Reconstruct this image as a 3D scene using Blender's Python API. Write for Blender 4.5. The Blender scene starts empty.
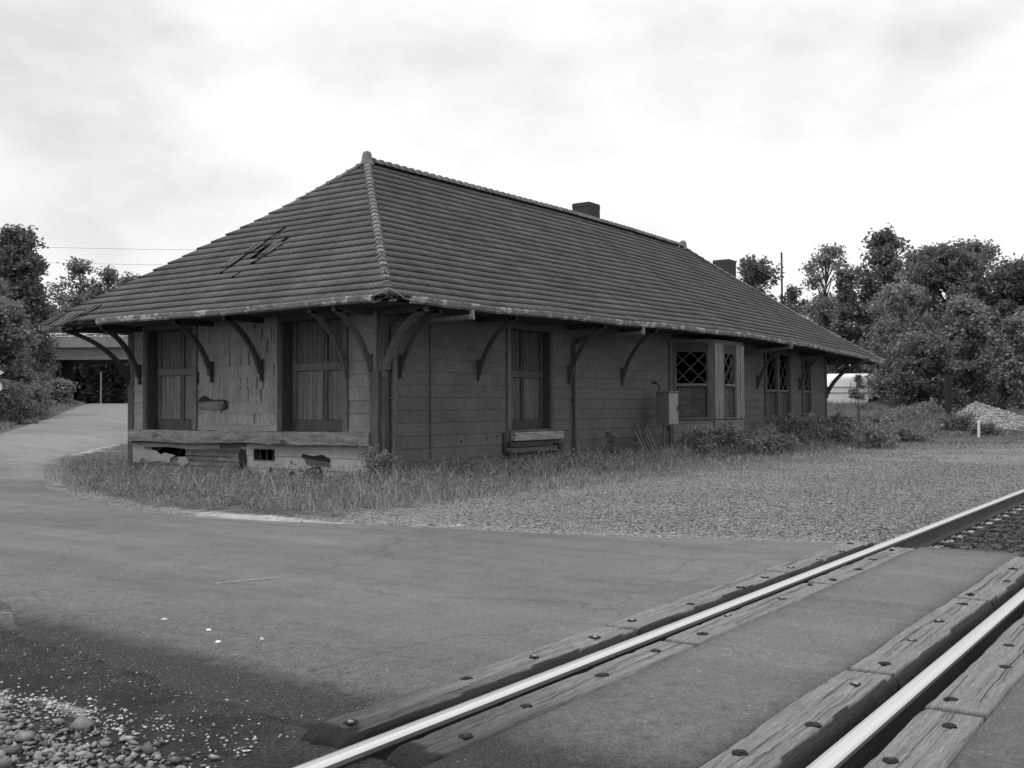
import bpy, math, random
import numpy as np
from mathutils import Vector, Matrix, noise as mnoise
rad = math.radians
random.seed(7); RNG = np.random.default_rng(11)
scene = bpy.context.scene
COL = scene.collection

# ------------------------------------------------------------------ camera basis
FPX, PITCH, YAW, ROLL, CAMZ = 1055.7, .0227, .60733, -.00518, 1.28
_F = Vector((math.cos(PITCH)*math.cos(YAW), math.cos(PITCH)*math.sin(YAW), math.sin(PITCH)))
_R = Vector((math.sin(YAW), -math.cos(YAW), 0)); _U = _R.cross(_F)
R2 = math.cos(ROLL)*_R + math.sin(ROLL)*_U
U2 = -math.sin(ROLL)*_R + math.cos(ROLL)*_U

def at(u, d):
    """ground plan point at forward distance d in the direction of picture column u"""
    p = _F*d + R2*((u-512)/FPX*d)
    return p.x, p.y

# ------------------------------------------------------------------ materials
def newmat(name):
    m = bpy.data.materials.new(name); m.use_nodes = True
    nt = m.node_tree; nt.nodes.clear()
    out = nt.nodes.new('ShaderNodeOutputMaterial'); b = nt.nodes.new('ShaderNodeBsdfPrincipled')
    nt.links.new(b.outputs[0], out.inputs[0])
    b.inputs['Specular IOR Level'].default_value = .25
    return m, nt, b, out

def g(v): return (v, v, v, 1)

def ramp(nt, src, pts):
    r = nt.nodes.new('ShaderNodeValToRGB'); e = r.color_ramp.elements
    while len(e) < len(pts): e.new(.5)
    for k, (p, c) in enumerate(pts): e[k].position = p; e[k].color = g(c)
    nt.links.new(src, r.inputs[0]); return r.outputs[0]

def tex(nt, coord, scale, stretch=(1,1,1), detail=6, kind='noise', rough=.6, dist=0):
    mp = nt.nodes.new('ShaderNodeMapping'); mp.inputs['Scale'].default_value = stretch
    nt.links.new(coord, mp.inputs[0])
    if kind == 'noise':
        n = nt.nodes.new('ShaderNodeTexNoise'); n.inputs['Detail'].default_value = detail
        n.inputs['Roughness'].default_value = rough; n.inputs['Distortion'].default_value = dist; o = n.outputs[0]
    else:
        n = nt.nodes.new('ShaderNodeTexVoronoi'); o = n.outputs['Distance'] if kind == 'voro' else n.outputs['Color']
    n.inputs['Scale'].default_value = scale; nt.links.new(mp.outputs[0], n.inputs['Vector'])
    return o

def mul(nt, a, b, mode='MULTIPLY', fac=1.0):
    m = nt.nodes.new('ShaderNodeMix'); m.data_type = 'RGBA'; m.blend_type = mode; m.inputs[0].default_value = 1
    if isinstance(fac, (int, float)): m.inputs[0].default_value = fac
    else: nt.links.new(fac, m.inputs[0])
    for i, x in ((6, a), (7, b)):
        if isinstance(x, (int, float)): m.inputs[i].default_value = g(x)
        else: nt.links.new(x, m.inputs[i])
    return m.outputs[2]

def bump(nt, b, h, strength, dist=.01):
    n = nt.nodes.new('ShaderNodeBump'); n.inputs['Strength'].default_value = strength; n.inputs['Distance'].default_value = dist
    nt.links.new(h, n.inputs['Height']); nt.links.new(n.outputs[0], b.inputs['Normal'])

def attr(nt, name='tone'):
    a = nt.nodes.new('ShaderNodeAttribute'); a.attribute_name = name; return a.outputs['Color']

def simple(name, lo, hi, scale=6, stretch=(1,1,1), rough=.85, tone=False, bmp=.3, fine=None, spots=None, metal=0, spec=.25, bd=.01):
    m, nt, b, out = newmat(name)
    co = nt.nodes.new('ShaderNodeTexCoord').outputs['Object']
    n = tex(nt, co, scale, stretch)
    c = ramp(nt, n, [(.3, lo), (.7, hi)])
    if fine:
        n2 = tex(nt, co, fine, stretch, detail=3)
        c = mul(nt, c, ramp(nt, n2, [(.3, .65), (.7, 1.25)]))
    if spots:
        n3 = tex(nt, co, spots[0], stretch, detail=4)
        c = mul(nt, c, spots[2], 'MIX', ramp(nt, n3, [(spots[1], 0), (spots[1]+.06, 1)]))
    if tone: c = mul(nt, c, attr(nt))
    nt.links.new(c, b.inputs['Base Color'])
    b.inputs['Roughness'].default_value = rough; b.inputs['Metallic'].default_value = metal
    b.inputs['Specular IOR Level'].default_value = spec
    if bmp: bump(nt, b, tex(nt, co, fine or scale*3, stretch, detail=4), bmp, bd)
    return m

M = {}
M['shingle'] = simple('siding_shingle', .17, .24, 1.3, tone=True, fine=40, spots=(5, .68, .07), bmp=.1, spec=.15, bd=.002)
M['shingle_shaded'] = simple('shade_darkened_shingle', .086, .114, 1.3, tone=True, fine=40, bmp=.1, spec=.12, bd=.002, spots=(1.4, .68, .06))  # darker copy of the siding: the long wall's shade put into its colour
M['shingle_streak'] = simple('streaked_shingle', .17, .245, 2.0, (1, 1.6, .25), tone=True, fine=25, bmp=.15, spots=(8, .66, .06), spec=.15, bd=.002)
M['board'] = simple('weathered_board', .05, .13, 5, (.4, .4, 6), tone=True, fine=20, bmp=.5)
M['sill_light'] = simple('bleached_sill', .12, .34, 4, (.5, 1, 7), fine=12, bmp=.5, spots=(5, .6, .06))
M['beam'] = simple('sill_timber', .09, .25, 3, (1, .6, 4), fine=14, bmp=.8, spots=(2.2, .6, .05))
M['trim'] = simple('old_trim_paint', .06, .12, 4, (5, 5, .5), fine=30, bmp=.4, tone=True)
M['trim_light'] = simple('peeling_trim_paint', .09, .25, 5, (5, 5, .5), fine=18, bmp=.4, spots=(9, .6, .05))
M['door'] = simple('door_board', .09, .2, 4, (7, 7, .35), fine=22, bmp=.5, tone=True)
M['dark'] = simple('dark_backing', .008, .016, 4, bmp=0)
M['bracketpaint'] = simple('bracket_paint', .035, .062, 4, (3, 3, 1), fine=20, bmp=.3, tone=True)
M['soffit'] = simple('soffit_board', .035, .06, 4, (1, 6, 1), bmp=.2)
M['fascia'] = simple('peeling_gutter', .09, .2, 4, (2, 2, 4), fine=26, spots=(1.6, .52, .34), bmp=.5)
M['tile'] = simple('roof_tile', .08, .128, 1.1, fine=24, spots=(2.6, .68, .05), bmp=.15, tone=True, spec=.2, bd=.003)
M['captile'] = simple('cap_tile', .12, .2, 3, fine=20, bmp=.2, tone=True)
M['underlay'] = simple('roof_underlay', .01, .02, 3, bmp=0)
M['metal_pipe'] = simple('downspout_metal', .05, .12, 5, (6, 6, 1), rough=.6, bmp=.1)
M['metal_light'] = simple('pale_pipe_metal', .16, .26, 5, rough=.6, bmp=.1)
M['cabinet'] = simple('cabinet_paint', .10, .13, 4, (4, 4, .6), rough=.6, bmp=.05, fine=20)
M['cabinet_side'] = M['cabinet']
M['concrete'] = simple('bridge_concrete', .17, .27, .6, (1, 1, .3), bmp=.1)
M['steel'] = simple('girder_paint', .12, .15, .6, bmp=0, rough=.6)
M['railwhite'] = simple('railing_paint', .6, .7, .6, bmp=0, rough=.6)
M['darkcol'] = simple('dark_column', .02, .035, 2, bmp=0)
M['bark'] = simple('bark', .03, .08, 6, (3, 3, .6), bmp=.5)
M['postwood'] = simple('creosote_post', .015, .035, 5, (5, 5, .5), bmp=.4)
M['white'] = simple('white_paint', .62, .78, 2, bmp=.05, spots=(6, .66, .3))
M['vanwhite'] = simple('van_paint', .8, .92, 1.2, (1, 1, 3), bmp=0, rough=.5, spots=(4, .64, .3))
M['vantrim'] = simple('van_trim', .12, .2, 2, bmp=0)
M['rubber'] = simple('tyre_rubber', .015, .03, 4, bmp=0)
M['glass_dark'] = simple('dark_glass', .02, .03, 1, rough=.2, bmp=0, spec=.5)
M['paper'] = simple('paper', .7, .8, 3, bmp=0)
M['signw'] = simple('sign_back', .5, .62, 3, bmp=0)
M['wire'] = simple('cable', .2, .25, 1, bmp=0)
M['brick'] = None
M['plankwood'] = simple('crossing_timber', .15, .29, 5, (.35, 7, 2), fine=34, bmp=.9, tone=True, spots=(3.2, .66, .07))
M['plankside'] = M['plankwood']
M['iron'] = simple('rusty_iron', .02, .05, 20, bmp=.4, rough=.7)
M['washer'] = simple('worn_bolt', .22, .34, 20, bmp=.2, rough=.5, metal=.4)
M['railside'] = simple('rail_rust', .045, .075, 3, (.4, 4, 4), fine=20, bmp=.3, rough=.7)
M['tie'] = simple('tie_wood', .045, .09, 6, (6, .5, 2), fine=24, bmp=.7)
M['tieplate'] = simple('plate_rust', .28, .4, 12, bmp=.3, rough=.6)

def railhead():
    m, nt, b, out = newmat('polished_rail')
    co = nt.nodes.new('ShaderNodeTexCoord').outputs['Object']
    n = tex(nt, co, 2, (.05, 40, 1), detail=3)
    nt.links.new(ramp(nt, n, [(.35, .62), (.65, .72)]), b.inputs['Base Color'])
    b.inputs['Metallic'].default_value = .85; b.inputs['Roughness'].default_value = .32
    return m
M['railhead'] = railhead()

def brickmat():
    m, nt, b, out = newmat('old_brick')
    co = nt.nodes.new('ShaderNodeTexCoord').outputs['Object']
    mp = nt.nodes.new('ShaderNodeMapping'); mp.inputs['Rotation'].default_value = (rad(90), 0, 0)
    nt.links.new(co, mp.inputs[0])
    br = nt.nodes.new('ShaderNodeTexBrick'); nt.links.new(mp.outputs[0], br.inputs[0])
    br.inputs['Color1'].default_value = g(.035); br.inputs['Color2'].default_value = g(.06); br.inputs['Mortar'].default_value = g(.09)
    br.inputs['Scale'].default_value = 4.5; br.inputs['Mortar Size'].default_value = .012
    nt.links.new(br.outputs[0], b.inputs['Base Color']); b.inputs['Roughness'].default_value = .9
    return m
M['brick'] = brickmat()

def leafmat(name, v, trans=.35):
    m, nt, b, out = newmat(name)
    c = mul(nt, attr(nt), v)
    nt.links.new(c, b.inputs['Base Color']); b.inputs['Roughness'].default_value = .6
    t = nt.nodes.new('ShaderNodeBsdfTranslucent'); nt.links.new(c, t.inputs[0])
    mx = nt.nodes.new('ShaderNodeMixShader'); mx.inputs[0].default_value = trans
    nt.links.new(b.outputs[0], mx.inputs[1]); nt.links.new(t.outputs[0], mx.inputs[2]); nt.links.new(mx.outputs[0], out.inputs[0])
    return m
M['leaf'] = leafmat('leaf_mid', .2)
M['leaf_dark'] = leafmat('leaf_dark', .155)
M['leaf_light'] = leafmat('leaf_light', .235)
M['grass'] = leafmat('grass_blade', .29)
M['weed'] = leafmat('weed_blade', .2)
M['stone'] = simple('ballast_stone', .18, .30, 8, tone=True, bmp=.5, spec=.15)

def groundmat():
    m, nt, b, out = newmat('ground_soil')
    co = nt.nodes.new('ShaderNodeTexCoord').outputs['Object']
    mk = nt.nodes.new('ShaderNodeAttribute'); mk.attribute_name = 'mask'
    sp = nt.nodes.new('ShaderNodeSeparateColor'); nt.links.new(mk.outputs['Color'], sp.inputs[0])
    big = tex(nt, co, .5, detail=5); mid = tex(nt, co, 3.0, detail=6); fine = tex(nt, co, 30, detail=4)
    vor = tex(nt, co, 44, kind='vorc')
    soil = mul(nt, ramp(nt, mid, [(.3, .07), (.7, .14)]), ramp(nt, fine, [(.3, .6), (.7, 1.3)]))
    grav = mul(nt, ramp(nt, vor, [(.1, .07), (.55, .18), (.95, .4)]), ramp(nt, big, [(.3, .8), (.7, 1.15)]))
    dark = mul(nt, ramp(nt, mid, [(.3, .02), (.75, .05)]), ramp(nt, tex(nt, co, 90, detail=3, rough=.8), [(.35, .35), (.7, 1.9)]))
    light = mul(nt, ramp(nt, mid, [(.3, .28), (.7, .5)]), ramp(nt, fine, [(.3, .75), (.7, 1.1)]))
    def mask(ch, sharp=.25):
        ad = nt.nodes.new('ShaderNodeMath'); ad.operation = 'ADD'; nt.links.new(sp.outputs[ch], ad.inputs[0])
        s2 = nt.nodes.new('ShaderNodeMath'); s2.operation = 'SUBTRACT'; nt.links.new(mid, s2.inputs[0]); s2.inputs[1].default_value = .5
        nt.links.new(s2.outputs[0], ad.inputs[1])
        return ramp(nt, ad.outputs[0], [(.5-sharp/2, 0), (.5+sharp/2, 1)])
    c = mul(nt, soil, grav, 'MIX', mask(0)); c = mul(nt, c, dark, 'MIX', mask(1)); c = mul(nt, c, light, 'MIX', mask(2))
    nt.links.new(c, b.inputs['Base Color']); b.inputs['Roughness'].default_value = .95; b.inputs['Specular IOR Level'].default_value = .1
    bump(nt, b, tex(nt, co, 26, kind='voro'), .8, .03)
    return m
M['ground'] = groundmat()

def asphaltmat():
    m, nt, b, out = newmat('worn_asphalt')
    co = nt.nodes.new('ShaderNodeTexCoord').outputs['Object']
    mk = nt.nodes.new('ShaderNodeAttribute'); mk.attribute_name = 'mask'
    sp = nt.nodes.new('ShaderNodeSeparateColor'); nt.links.new(mk.outputs['Color'], sp.inputs[0])
    big = tex(nt, co, .35, (1.6, .6, 1), detail=5); mid = tex(nt, co, 2.2, detail=6, dist=.6); fine = tex(nt, co, 90, detail=3, rough=.8)
    grit = tex(nt, co, 70, kind='vorc')
    c = mul(nt, ramp(nt, big, [(.3, .12), (.7, .168)]), ramp(nt, mid, [(.25, .82), (.75, 1.14)]))
    c = mul(nt, c, ramp(nt, fine, [(.3, .6), (.7, 1.42)]))
    c = mul(nt, c, ramp(nt, grit, [(.0, .8), (.9, 1.05), (.97, 1.9)]))
    # wheel-polished streaks along the road
    st = tex(nt, co, 1.0, (2.2, .12, 1), detail=4)
    c = mul(nt, c, ramp(nt, st, [(.3, .82), (.7, 1.14)]))
    # hairline cracks
    vn = nt.nodes.new('ShaderNodeTexVoronoi'); vn.feature = 'DISTANCE_TO_EDGE'; vn.inputs['Scale'].default_value = .42
    wn = nt.nodes.new('ShaderNodeTexNoise'); wn.inputs['Scale'].default_value = 1.6; wn.inputs['Detail'].default_value = 6
    nt.links.new(co, wn.inputs['Vector'])
    va = nt.nodes.new('ShaderNodeVectorMath'); va.operation = 'MULTIPLY_ADD'; va.inputs[1].default_value = (.9, .9, 0)
    nt.links.new(wn.outputs['Color'], va.inputs[0]); nt.links.new(co, va.inputs[2]); nt.links.new(va.outputs[0], vn.inputs['Vector'])
    c = mul(nt, c, ramp(nt, vn.outputs['Distance'], [(.0, .72), (.006, 1.0)]))
    ad = nt.nodes.new('ShaderNodeMath'); ad.operation = 'MULTIPLY_ADD'; nt.links.new(mid, ad.inputs[0]); ad.inputs[1].default_value = .55
    nt.links.new(sp.outputs[1], ad.inputs[2])
    mott = tex(nt, co, 11, detail=7, rough=.75); a3 = nt.nodes.new('ShaderNodeMath'); a3.operation = 'MULTIPLY_ADD'; nt.links.new(mott, a3.inputs[0]); a3.inputs[1].default_value = .9; a3.inputs[2].default_value = -.45
    gate = nt.nodes.new('ShaderNodeMath'); gate.operation = 'MULTIPLY_ADD'; nt.links.new(a3.outputs[0], gate.inputs[0]); gate.inputs[1].default_value = 1; nt.links.new(ad.outputs[0], gate.inputs[2]); ad = gate
    dk = ramp(nt, ad.outputs[0], [(.42, 0), (1.0, 1)])
    darkc = mul(nt, ramp(nt, fine, [(.35, .008), (.7, .07)]), ramp(nt, grit, [(0, .8), (.93, 1), (.96, 3.0)]))
    c = mul(nt, c, darkc, 'MIX', dk)
    ad2 = nt.nodes.new('ShaderNodeMath'); ad2.operation = 'MULTIPLY_ADD'; nt.links.new(mid, ad2.inputs[0]); ad2.inputs[1].default_value = .4
    nt.links.new(sp.outputs[2], ad2.inputs[2])
    lt = ramp(nt, ad2.outputs[0], [(.28, 0), (.95, 1)])
    c = mul(nt, c, .33, 'MIX', lt)
    nt.links.new(c, b.inputs['Base Color']); b.inputs['Roughness'].default_value = .85; b.inputs['Specular IOR Level'].default_value = .25
    bump(nt, b, fine, .5, .006)
    return m
M['asphalt'] = asphaltmat()

# ------------------------------------------------------------------ mesh builder
class MB:
    def __init__(s): s.v = []; s.f = []; s.t = []
    def add(s, verts, faces, tone=1.0):
        o = len(s.v); s.v += [tuple(p) for p in verts]; s.f += [tuple(i+o for i in f) for f in faces]
        s.t += [tone]*len(verts) if isinstance(tone, (int, float)) else list(tone)
    def box(s, a, b, tone=1.0, jit=0):
        x0, y0, z0 = a; x1, y1, z1 = b
        vs = [(x0,y0,z0),(x1,y0,z0),(x1,y1,z0),(x0,y1,z0),(x0,y0,z1),(x1,y0,z1),(x1,y1,z1),(x0,y1,z1)]
        if jit: vs = [tuple(c+random.uniform(-jit, jit) for c in p) for p in vs]
        s.add(vs, [(3,2,1,0),(4,5,6,7),(0,1,5,4),(1,2,6,5),(2,3,7,6),(3,0,4,7)], tone)
    def obox(s, c, ax, ay, az, tone=1.0):
        c = Vector(c); ax, ay, az = Vector(ax), Vector(ay), Vector(az)
        vs = [c+sx*ax+sy*ay+sz*az for sz in (-1, 1) for sx, sy in ((-1,-1),(1,-1),(1,1),(-1,1))]
        s.add(vs, [(3,2,1,0),(4,5,6,7),(0,1,5,4),(1,2,6,5),(2,3,7,6),(3,0,4,7)], tone)
    def bar(s, p, q, w, h, tone=1.0, up=(0,0,1)):
        p, q = Vector(p), Vector(q); d = (q-p); L = d.length; d.normalize()
        sd = d.cross(Vector(up)); 
        if sd.length < 1e-4: sd = d.cross(Vector((1,0,0)))
        sd.normalize(); u = sd.cross(d).normalized()
        s.obox((p+q)/2, d*(L/2), sd*(w/2), u*(h/2), tone)
    def tube(s, pts, rs, n=8, tone=1.0, cap=True):
        pts = [Vector([float(c) for c in p]) for p in pts]
        if isinstance(rs, (int, float)): rs = [rs]*len(pts)
        vs = []; prev = None
        for i, p in enumerate(pts):
            d = (pts[min(i+1, len(pts)-1)]-pts[max(i-1, 0)]).normalized()
            ref = Vector((0,0,1)) if abs(d.z) < .9 else Vector((1,0,0))
            a = d.cross(ref).normalized(); b = d.cross(a)
            for k in range(n):
                t = 2*math.pi*k/n; vs.append(p+float(rs[i])*(math.cos(t)*a+math.sin(t)*b))
        fs = [(i*n+k, i*n+(k+1)%n, (i+1)*n+(k+1)%n, (i+1)*n+k) for i in range(len(pts)-1) for k in range(n)]
        if cap: fs += [tuple(range(n)), tuple((len(pts)-1)*n+k for k in reversed(range(n)))]
        s.add(vs, fs, tone)
    def prism(s, poly, origin, U, V, N, th, tone=1.0):
        """poly in (u,v) plane, thickness th along N"""
        o, U, V, N = Vector(origin), Vector(U), Vector(V), Vector(N); n = len(poly)
        vs = [o+U*a+V*b for a, b in poly]+[o+U*a+V*b+N*th for a, b in poly]
        fs = [tuple(range(n)), tuple(n+k for k in reversed(range(n)))]+[(k, k+n, (k+1)%n+n, (k+1)%n) for k in range(n)]
        s.add(vs, fs, tone)
    def build(s, name, mat, parent=None, smooth=False):
        me = bpy.data.meshes.new(name); me.from_pydata(s.v, [], s.f)
        a = me.attributes.new('tone', 'FLOAT_COLOR', 'POINT')
        a.data.foreach_set('color', np.repeat(np.array(s.t, dtype=np.float32), 4))
        return link(name, me, mat, parent, smooth)

def link(name, me, mat, parent=None, smooth=False):
    me.materials.append(mat)
    if smooth: me.polygons.foreach_set('use_smooth', [True]*len(me.polygons))
    me.update(); o = bpy.data.objects.new(name, me); COL.objects.link(o)
    if parent: o.parent = parent
    return o

def npmesh(name, V, F, mat, parent=None, tone=None, smooth=False, mask=None):
    """V (n,3), F (m,k) equal sized faces"""
    me = bpy.data.meshes.new(name); k = F.shape[1]
    me.vertices.add(len(V)); me.vertices.foreach_set('co', V.astype(np.float32).ravel())
    me.loops.add(F.size); me.loops.foreach_set('vertex_index', F.astype(np.int32).ravel())
    me.polygons.add(len(F)); me.polygons.foreach_set('loop_start', np.arange(0, F.size, k, dtype=np.int32))
    me.update(calc_edges=True); me.validate()
    if tone is None: tone = np.ones(len(V))
    a = me.attributes.new('tone', 'FLOAT_COLOR', 'POINT'); a.data.foreach_set('color', np.repeat(tone.astype(np.float32), 4))
    if mask is not None:
        a = me.attributes.new('mask', 'FLOAT_COLOR', 'POINT'); a.data.foreach_set('color', np.c_[mask, np.ones(len(V))].astype(np.float32).ravel())
    return link(name, me, mat, parent, smooth)

def tag(o, label=None, cat=None, group=None, kind=None):
    for k, v in (('label', label), ('category', cat), ('group', group), ('kind', kind)):
        if v: o[k] = v
    return o
def empty(name, loc, label, cat, group=None, rz=0):
    o = bpy.data.objects.new(name, None); COL.objects.link(o); o.location = loc; o.rotation_euler = (0, 0, rz)
    o.empty_display_size = .2
    return tag(o, label, cat, group)

# ------------------------------------------------------------------ terrain
def sst(a, b, x): t = np.clip((x-a)/(b-a), 0, 1); return t*t*(3-2*t)
def hgt(x, y):
    x = np.asarray(x, float); y = np.asarray(y, float)
    q = x*_F.x+y*_F.y
    zl = .04*np.clip(q-20, 0, 42)-.012*np.clip(q-64, 0, 60)
    zr = 1.1*sst(42, 66, q)+.9*sst(80, 150, q)
    w = sst(17, 28, y-.12*(x-14)*sst(14, 40, x))
    z = zr*(1-w)+zl*w
    z = z*sst(3, 10, y)
    # track bed
    gap = 1-sst(3.02, 3.12, x)*(1-sst(10.28, 10.4, x))
    bed = (1-(sst(3.05, 3.38, y)*gap+sst(3.0, 3.115, y)*(1-gap)))*(sst(-1.2, -.6, y))
    nearbed = 1-sst(3.0, 3.2, x)
    z = z-.03-bed*((.17-.160*nearbed)*gap+.22*(1-gap))
    sh = (1-gap*0)*sst(10.3, 10.6, x)*sst(3.1, 3.2, y)*(1-sst(3.4, 5.5, y))
    z = z-.045*sh
    near = (1-sst(1.8, 3.0, x))*sst(3.1, 3.4, y)*(1-sst(5, 8, y)); z = z-.04*near
    return z

def axis(parts):
    out = []
    for a, b, s in parts: out += list(np.arange(a, b-1e-6, s))
    return np.array(out+[parts[-1][1]])
gx = axis([(-400, -40, 40), (-40, 0, 4), (0, 2, .5), (2, 2.8, .15), (2.8, 3.2, .04), (3.2, 10.1, .2), (10.1, 10.7, .05), (10.7, 30, .25), (30, 80, .7), (80, 200, 6), (200, 900, 70)])
gy = axis([(-400, -40, 40), (-40, -2, 2), (-2, 2.8, .2), (2.8, 3.6, .06), (3.6, 24, .22), (24, 70, .7), (70, 200, 6), (200, 900, 70)])
GX, GY = np.meshgrid(gx, gy, indexing='ij'); GZ = hgt(GX, GY)
V = np.c_[GX.ravel(), GY.ravel(), GZ.ravel()]
idx = np.arange(GX.size).reshape(GX.shape)
F = np.c_[idx[:-1, :-1].ravel(), idx[1:, :-1].ravel(), idx[1:, 1:].ravel(), idx[:-1, 1:].ravel()]
x, y = V[:, 0], V[:, 1]
wall_d = np.clip((y-(11.2-.0*x)), -20, 20)
grav = sst(8.3, 9.2, x)*(1-sst(8.3, 11.5, y+.02*(x-10)))*sst(2.9, 3.2, y)
grav = grav*(1-.35*sst(5.0, 8.0, y))*(1-.55*sst(26, 50, x))
grav = np.maximum(grav, .75*(1-sst(3.4, 3.9, x))*sst(3.0, 3.2, y)*(1-sst(2.6, 2.9, x)))
grav = np.maximum(grav, ((x > 10.2) & (y < 3.2) & (y > -2))*.9)
dark = (1-sst(3.3, 3.9, x))*.8*(1-sst(8.5, 10, y))*sst(-8, -7, x)
dark = np.maximum(dark, ((x > 10.2) & (y < 2.9) & (y > -2))*.55)
light = np.zeros_like(x)
_re = [(8.75, 8.6), (8.5, 10.2), (8.55, 12.2), (9.3, 14.5), (10.3, 16.8), (12.1, 19.8), (14.3, 23.4), (23.6, 30)]
_ed = x-np.interp(y, [q[1] for q in _re], [q[0] for q in _re])
sand = .62*(.36+.28*np.sin(x*1.7+y*2.3)*np.sin(y*1.1+1))*(1-sst(.05, .8, _ed))*(y > 8)*(y < 28)*(_ed > -1)
grav = np.maximum(grav, .62*(1-sst(.3, 1.1, _ed))*(y > 8)*(y < 28)*(_ed > -1))
def blob(cx, cy, rx, ry, ang, amp):
    c, s = math.cos(ang), math.sin(ang); dx, dy = x-cx, y-cy
    a = (dx*c+dy*s)/rx; b2 = (-dx*s+dy*c)/ry
    return amp*np.exp(-(a*a+b2*b2))
light = np.maximum.reduce([blob(8.72, 9.6, .32, 1.7, 0, .95), blob(9.3, 7.6, .2, .9, .2, .6), sand, blob(3.84, 6.8, .05, .3, 0, .85),
                           blob(2.72, 4.35, .08, .75, -.1, .6), blob(2.6, 4.9, .12, .4, 0, .6), blob(12.6, 19.8, .5, 1.1, -.5, .4), blob(17, 26, 1.0, 3.0, -.75, .8), blob(9.3, 13.8, .15, 1.6, -.45, .2)])
ground = npmesh('ground', V, F, M['ground'], mask=np.c_[grav, dark, light], smooth=True)
tag(ground, kind='structure')

# road strips: left edge / right edge polylines
def poly_sheet(L, Rr, n_al, n_ac, zoff, darkf, lightf):
    def res(P, n):
        P = np.array(P, float); d = np.r_[0, np.cumsum(np.linalg.norm(np.diff(P, axis=0), axis=1))]
        out = []
        t = np.linspace(0, d[-1], n)
        return np.c_[np.interp(t, d, P[:, 0]), np.interp(t, d, P[:, 1])]
    # piecewise: use matched segments
    VL, VR = [], []
    for i in range(len(L)-1):
        for k in range(n_al):
            t = k/n_al
            VL.append([L[i][j]*(1-t)+L[i+1][j]*t for j in (0, 1)]); VR.append([Rr[i][j]*(1-t)+Rr[i+1][j]*t for j in (0, 1)])
    VL.append(list(L[-1])); VR.append(list(Rr[-1])); VL = np.array(VL); VR = np.array(VR)
    for A in (VL, VR):
        for i in range(len(A)):
            A[i, 0] += .10*mnoise.noise(Vector((A[i, 0]*.7, A[i, 1]*.7, 3)))+.05*mnoise.noise(Vector((A[i, 0]*3, A[i, 1]*3, 1)))
    for r_ in range(3):
        VR[1:-1] = .25*VR[:-2]+.5*VR[1:-1]+.25*VR[2:]
    t = np.linspace(0, 1, n_ac+1)[None, :, None]
    P = VL[:, None, :]*(1-t)+VR[:, None, :]*t
    X, Y = P[..., 0], P[..., 1]; Z = hgt(X, Y)+zoff; Z[:, 0] -= .03; Z[:, -1] -= .03
    idx = np.arange(X.size).reshape(X.shape)
    F = np.c_[idx[:-1, :-1].ravel(), idx[:-1, 1:].ravel(), idx[1:, 1:].ravel(), idx[1:, :-1].ravel()]
    return np.c_[X.ravel(), Y.ravel(), Z.ravel()], F
Ledge = [(3.05, 3.13), (3.1, 4.0), (3.3, 5.0), (3.35, 5.9), (3.85, 6.8), (4.3, 8.5), (4.5, 10.5), (4.9, 12.5), (5.5, 15), (6.5, 18), (8.5, 21.5), (11, 25), (18.5, 33), (25, 41), (36.6, 56), (60, 84)]
Redge = [(10.25, 3.13), (10.05, 3.7), (9.8, 4.5), (9.4, 5.8), (9.15, 7.3), (8.75, 8.6), (8.5, 10.2), (8.55, 12.2), (9.3, 14.5), (10.3, 16.8), (12.1, 19.8), (14.3, 23.4), (23.6, 30), (31, 38), (43, 53), (66, 81)]
Vr, Fr = poly_sheet(Ledge, Redge, 10, 24, .021, None, None)
# tracks crossing pieces (between and outside the rails)
def rect_sheet(x0, x1, y0, y1, z, nx=30, ny=6):
    X, Y = np.meshgrid(np.linspace(x0, x1, nx), np.linspace(y0, y1, ny), indexing='ij')
    Z = np.full(X.shape, z); idx = np.arange(X.size).reshape(X.shape)
    V = np.c_[X.ravel(), Y.ravel(), Z.ravel()]
    F = np.c_[idx[:-1, :-1].ravel(), idx[1:, :-1].ravel(), idx[1:, 1:].ravel(), idx[:-1, 1:].ravel()]
    n = len(V); ring = list(idx[:, 0])+list(idx[-1, 1:])+list(idx[-2::-1, -1])+list(idx[0, -2:0:-1])
    lo = V[ring].copy(); lo[:, 2] -= .3
    V = np.r_[V, lo]; m = len(ring)
    sk = np.array([[ring[k], n+k, n+(k+1) % m, ring[(k+1) % m]] for k in range(m)])
    return V, np.r_[F, sk]
pieces = [(Vr, Fr), rect_sheet(2.2, 10.08, 1.635, 2.45, -.008), rect_sheet(2.0, 10.2, -6, .895, -.008)]
VV, FF, o = [], [], 0
for a, b_ in pieces: VV.append(a); FF.append(b_+o); o += len(a)
V = np.concatenate(VV); F = np.concatenate(FF); x, y = V[:, 0], V[:, 1]
dk = .85*(1-sst(3.0, 3.8, x-.08*(y-3.1)))*(y < 14)+.3*(1-sst(3.2, 5.8, x))*(y < 14)
dk = np.maximum(dk, (.12+.33*(1-sst(3.0, 5.0, x)))*(y < 3))  # near-end darkening around the rails paints in vignette and weaker reflection
lt = np.maximum.reduce([blob(14.3, 23.6, 1.6, 3.5, -.6, .35), blob(17, 28, 3.5, 7, -.7, .35), blob(12.0, 20, .8, 2.0, -.5, .4), blob(27, 42, 8, 16, -.7, .3), blob(8.4, 10.2, .12, 1.6, 0, .35)])
road = npmesh('road', V, F, M['asphalt'], mask=np.c_[np.zeros(len(V)), dk, lt])
tag(road, kind='structure')
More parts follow.
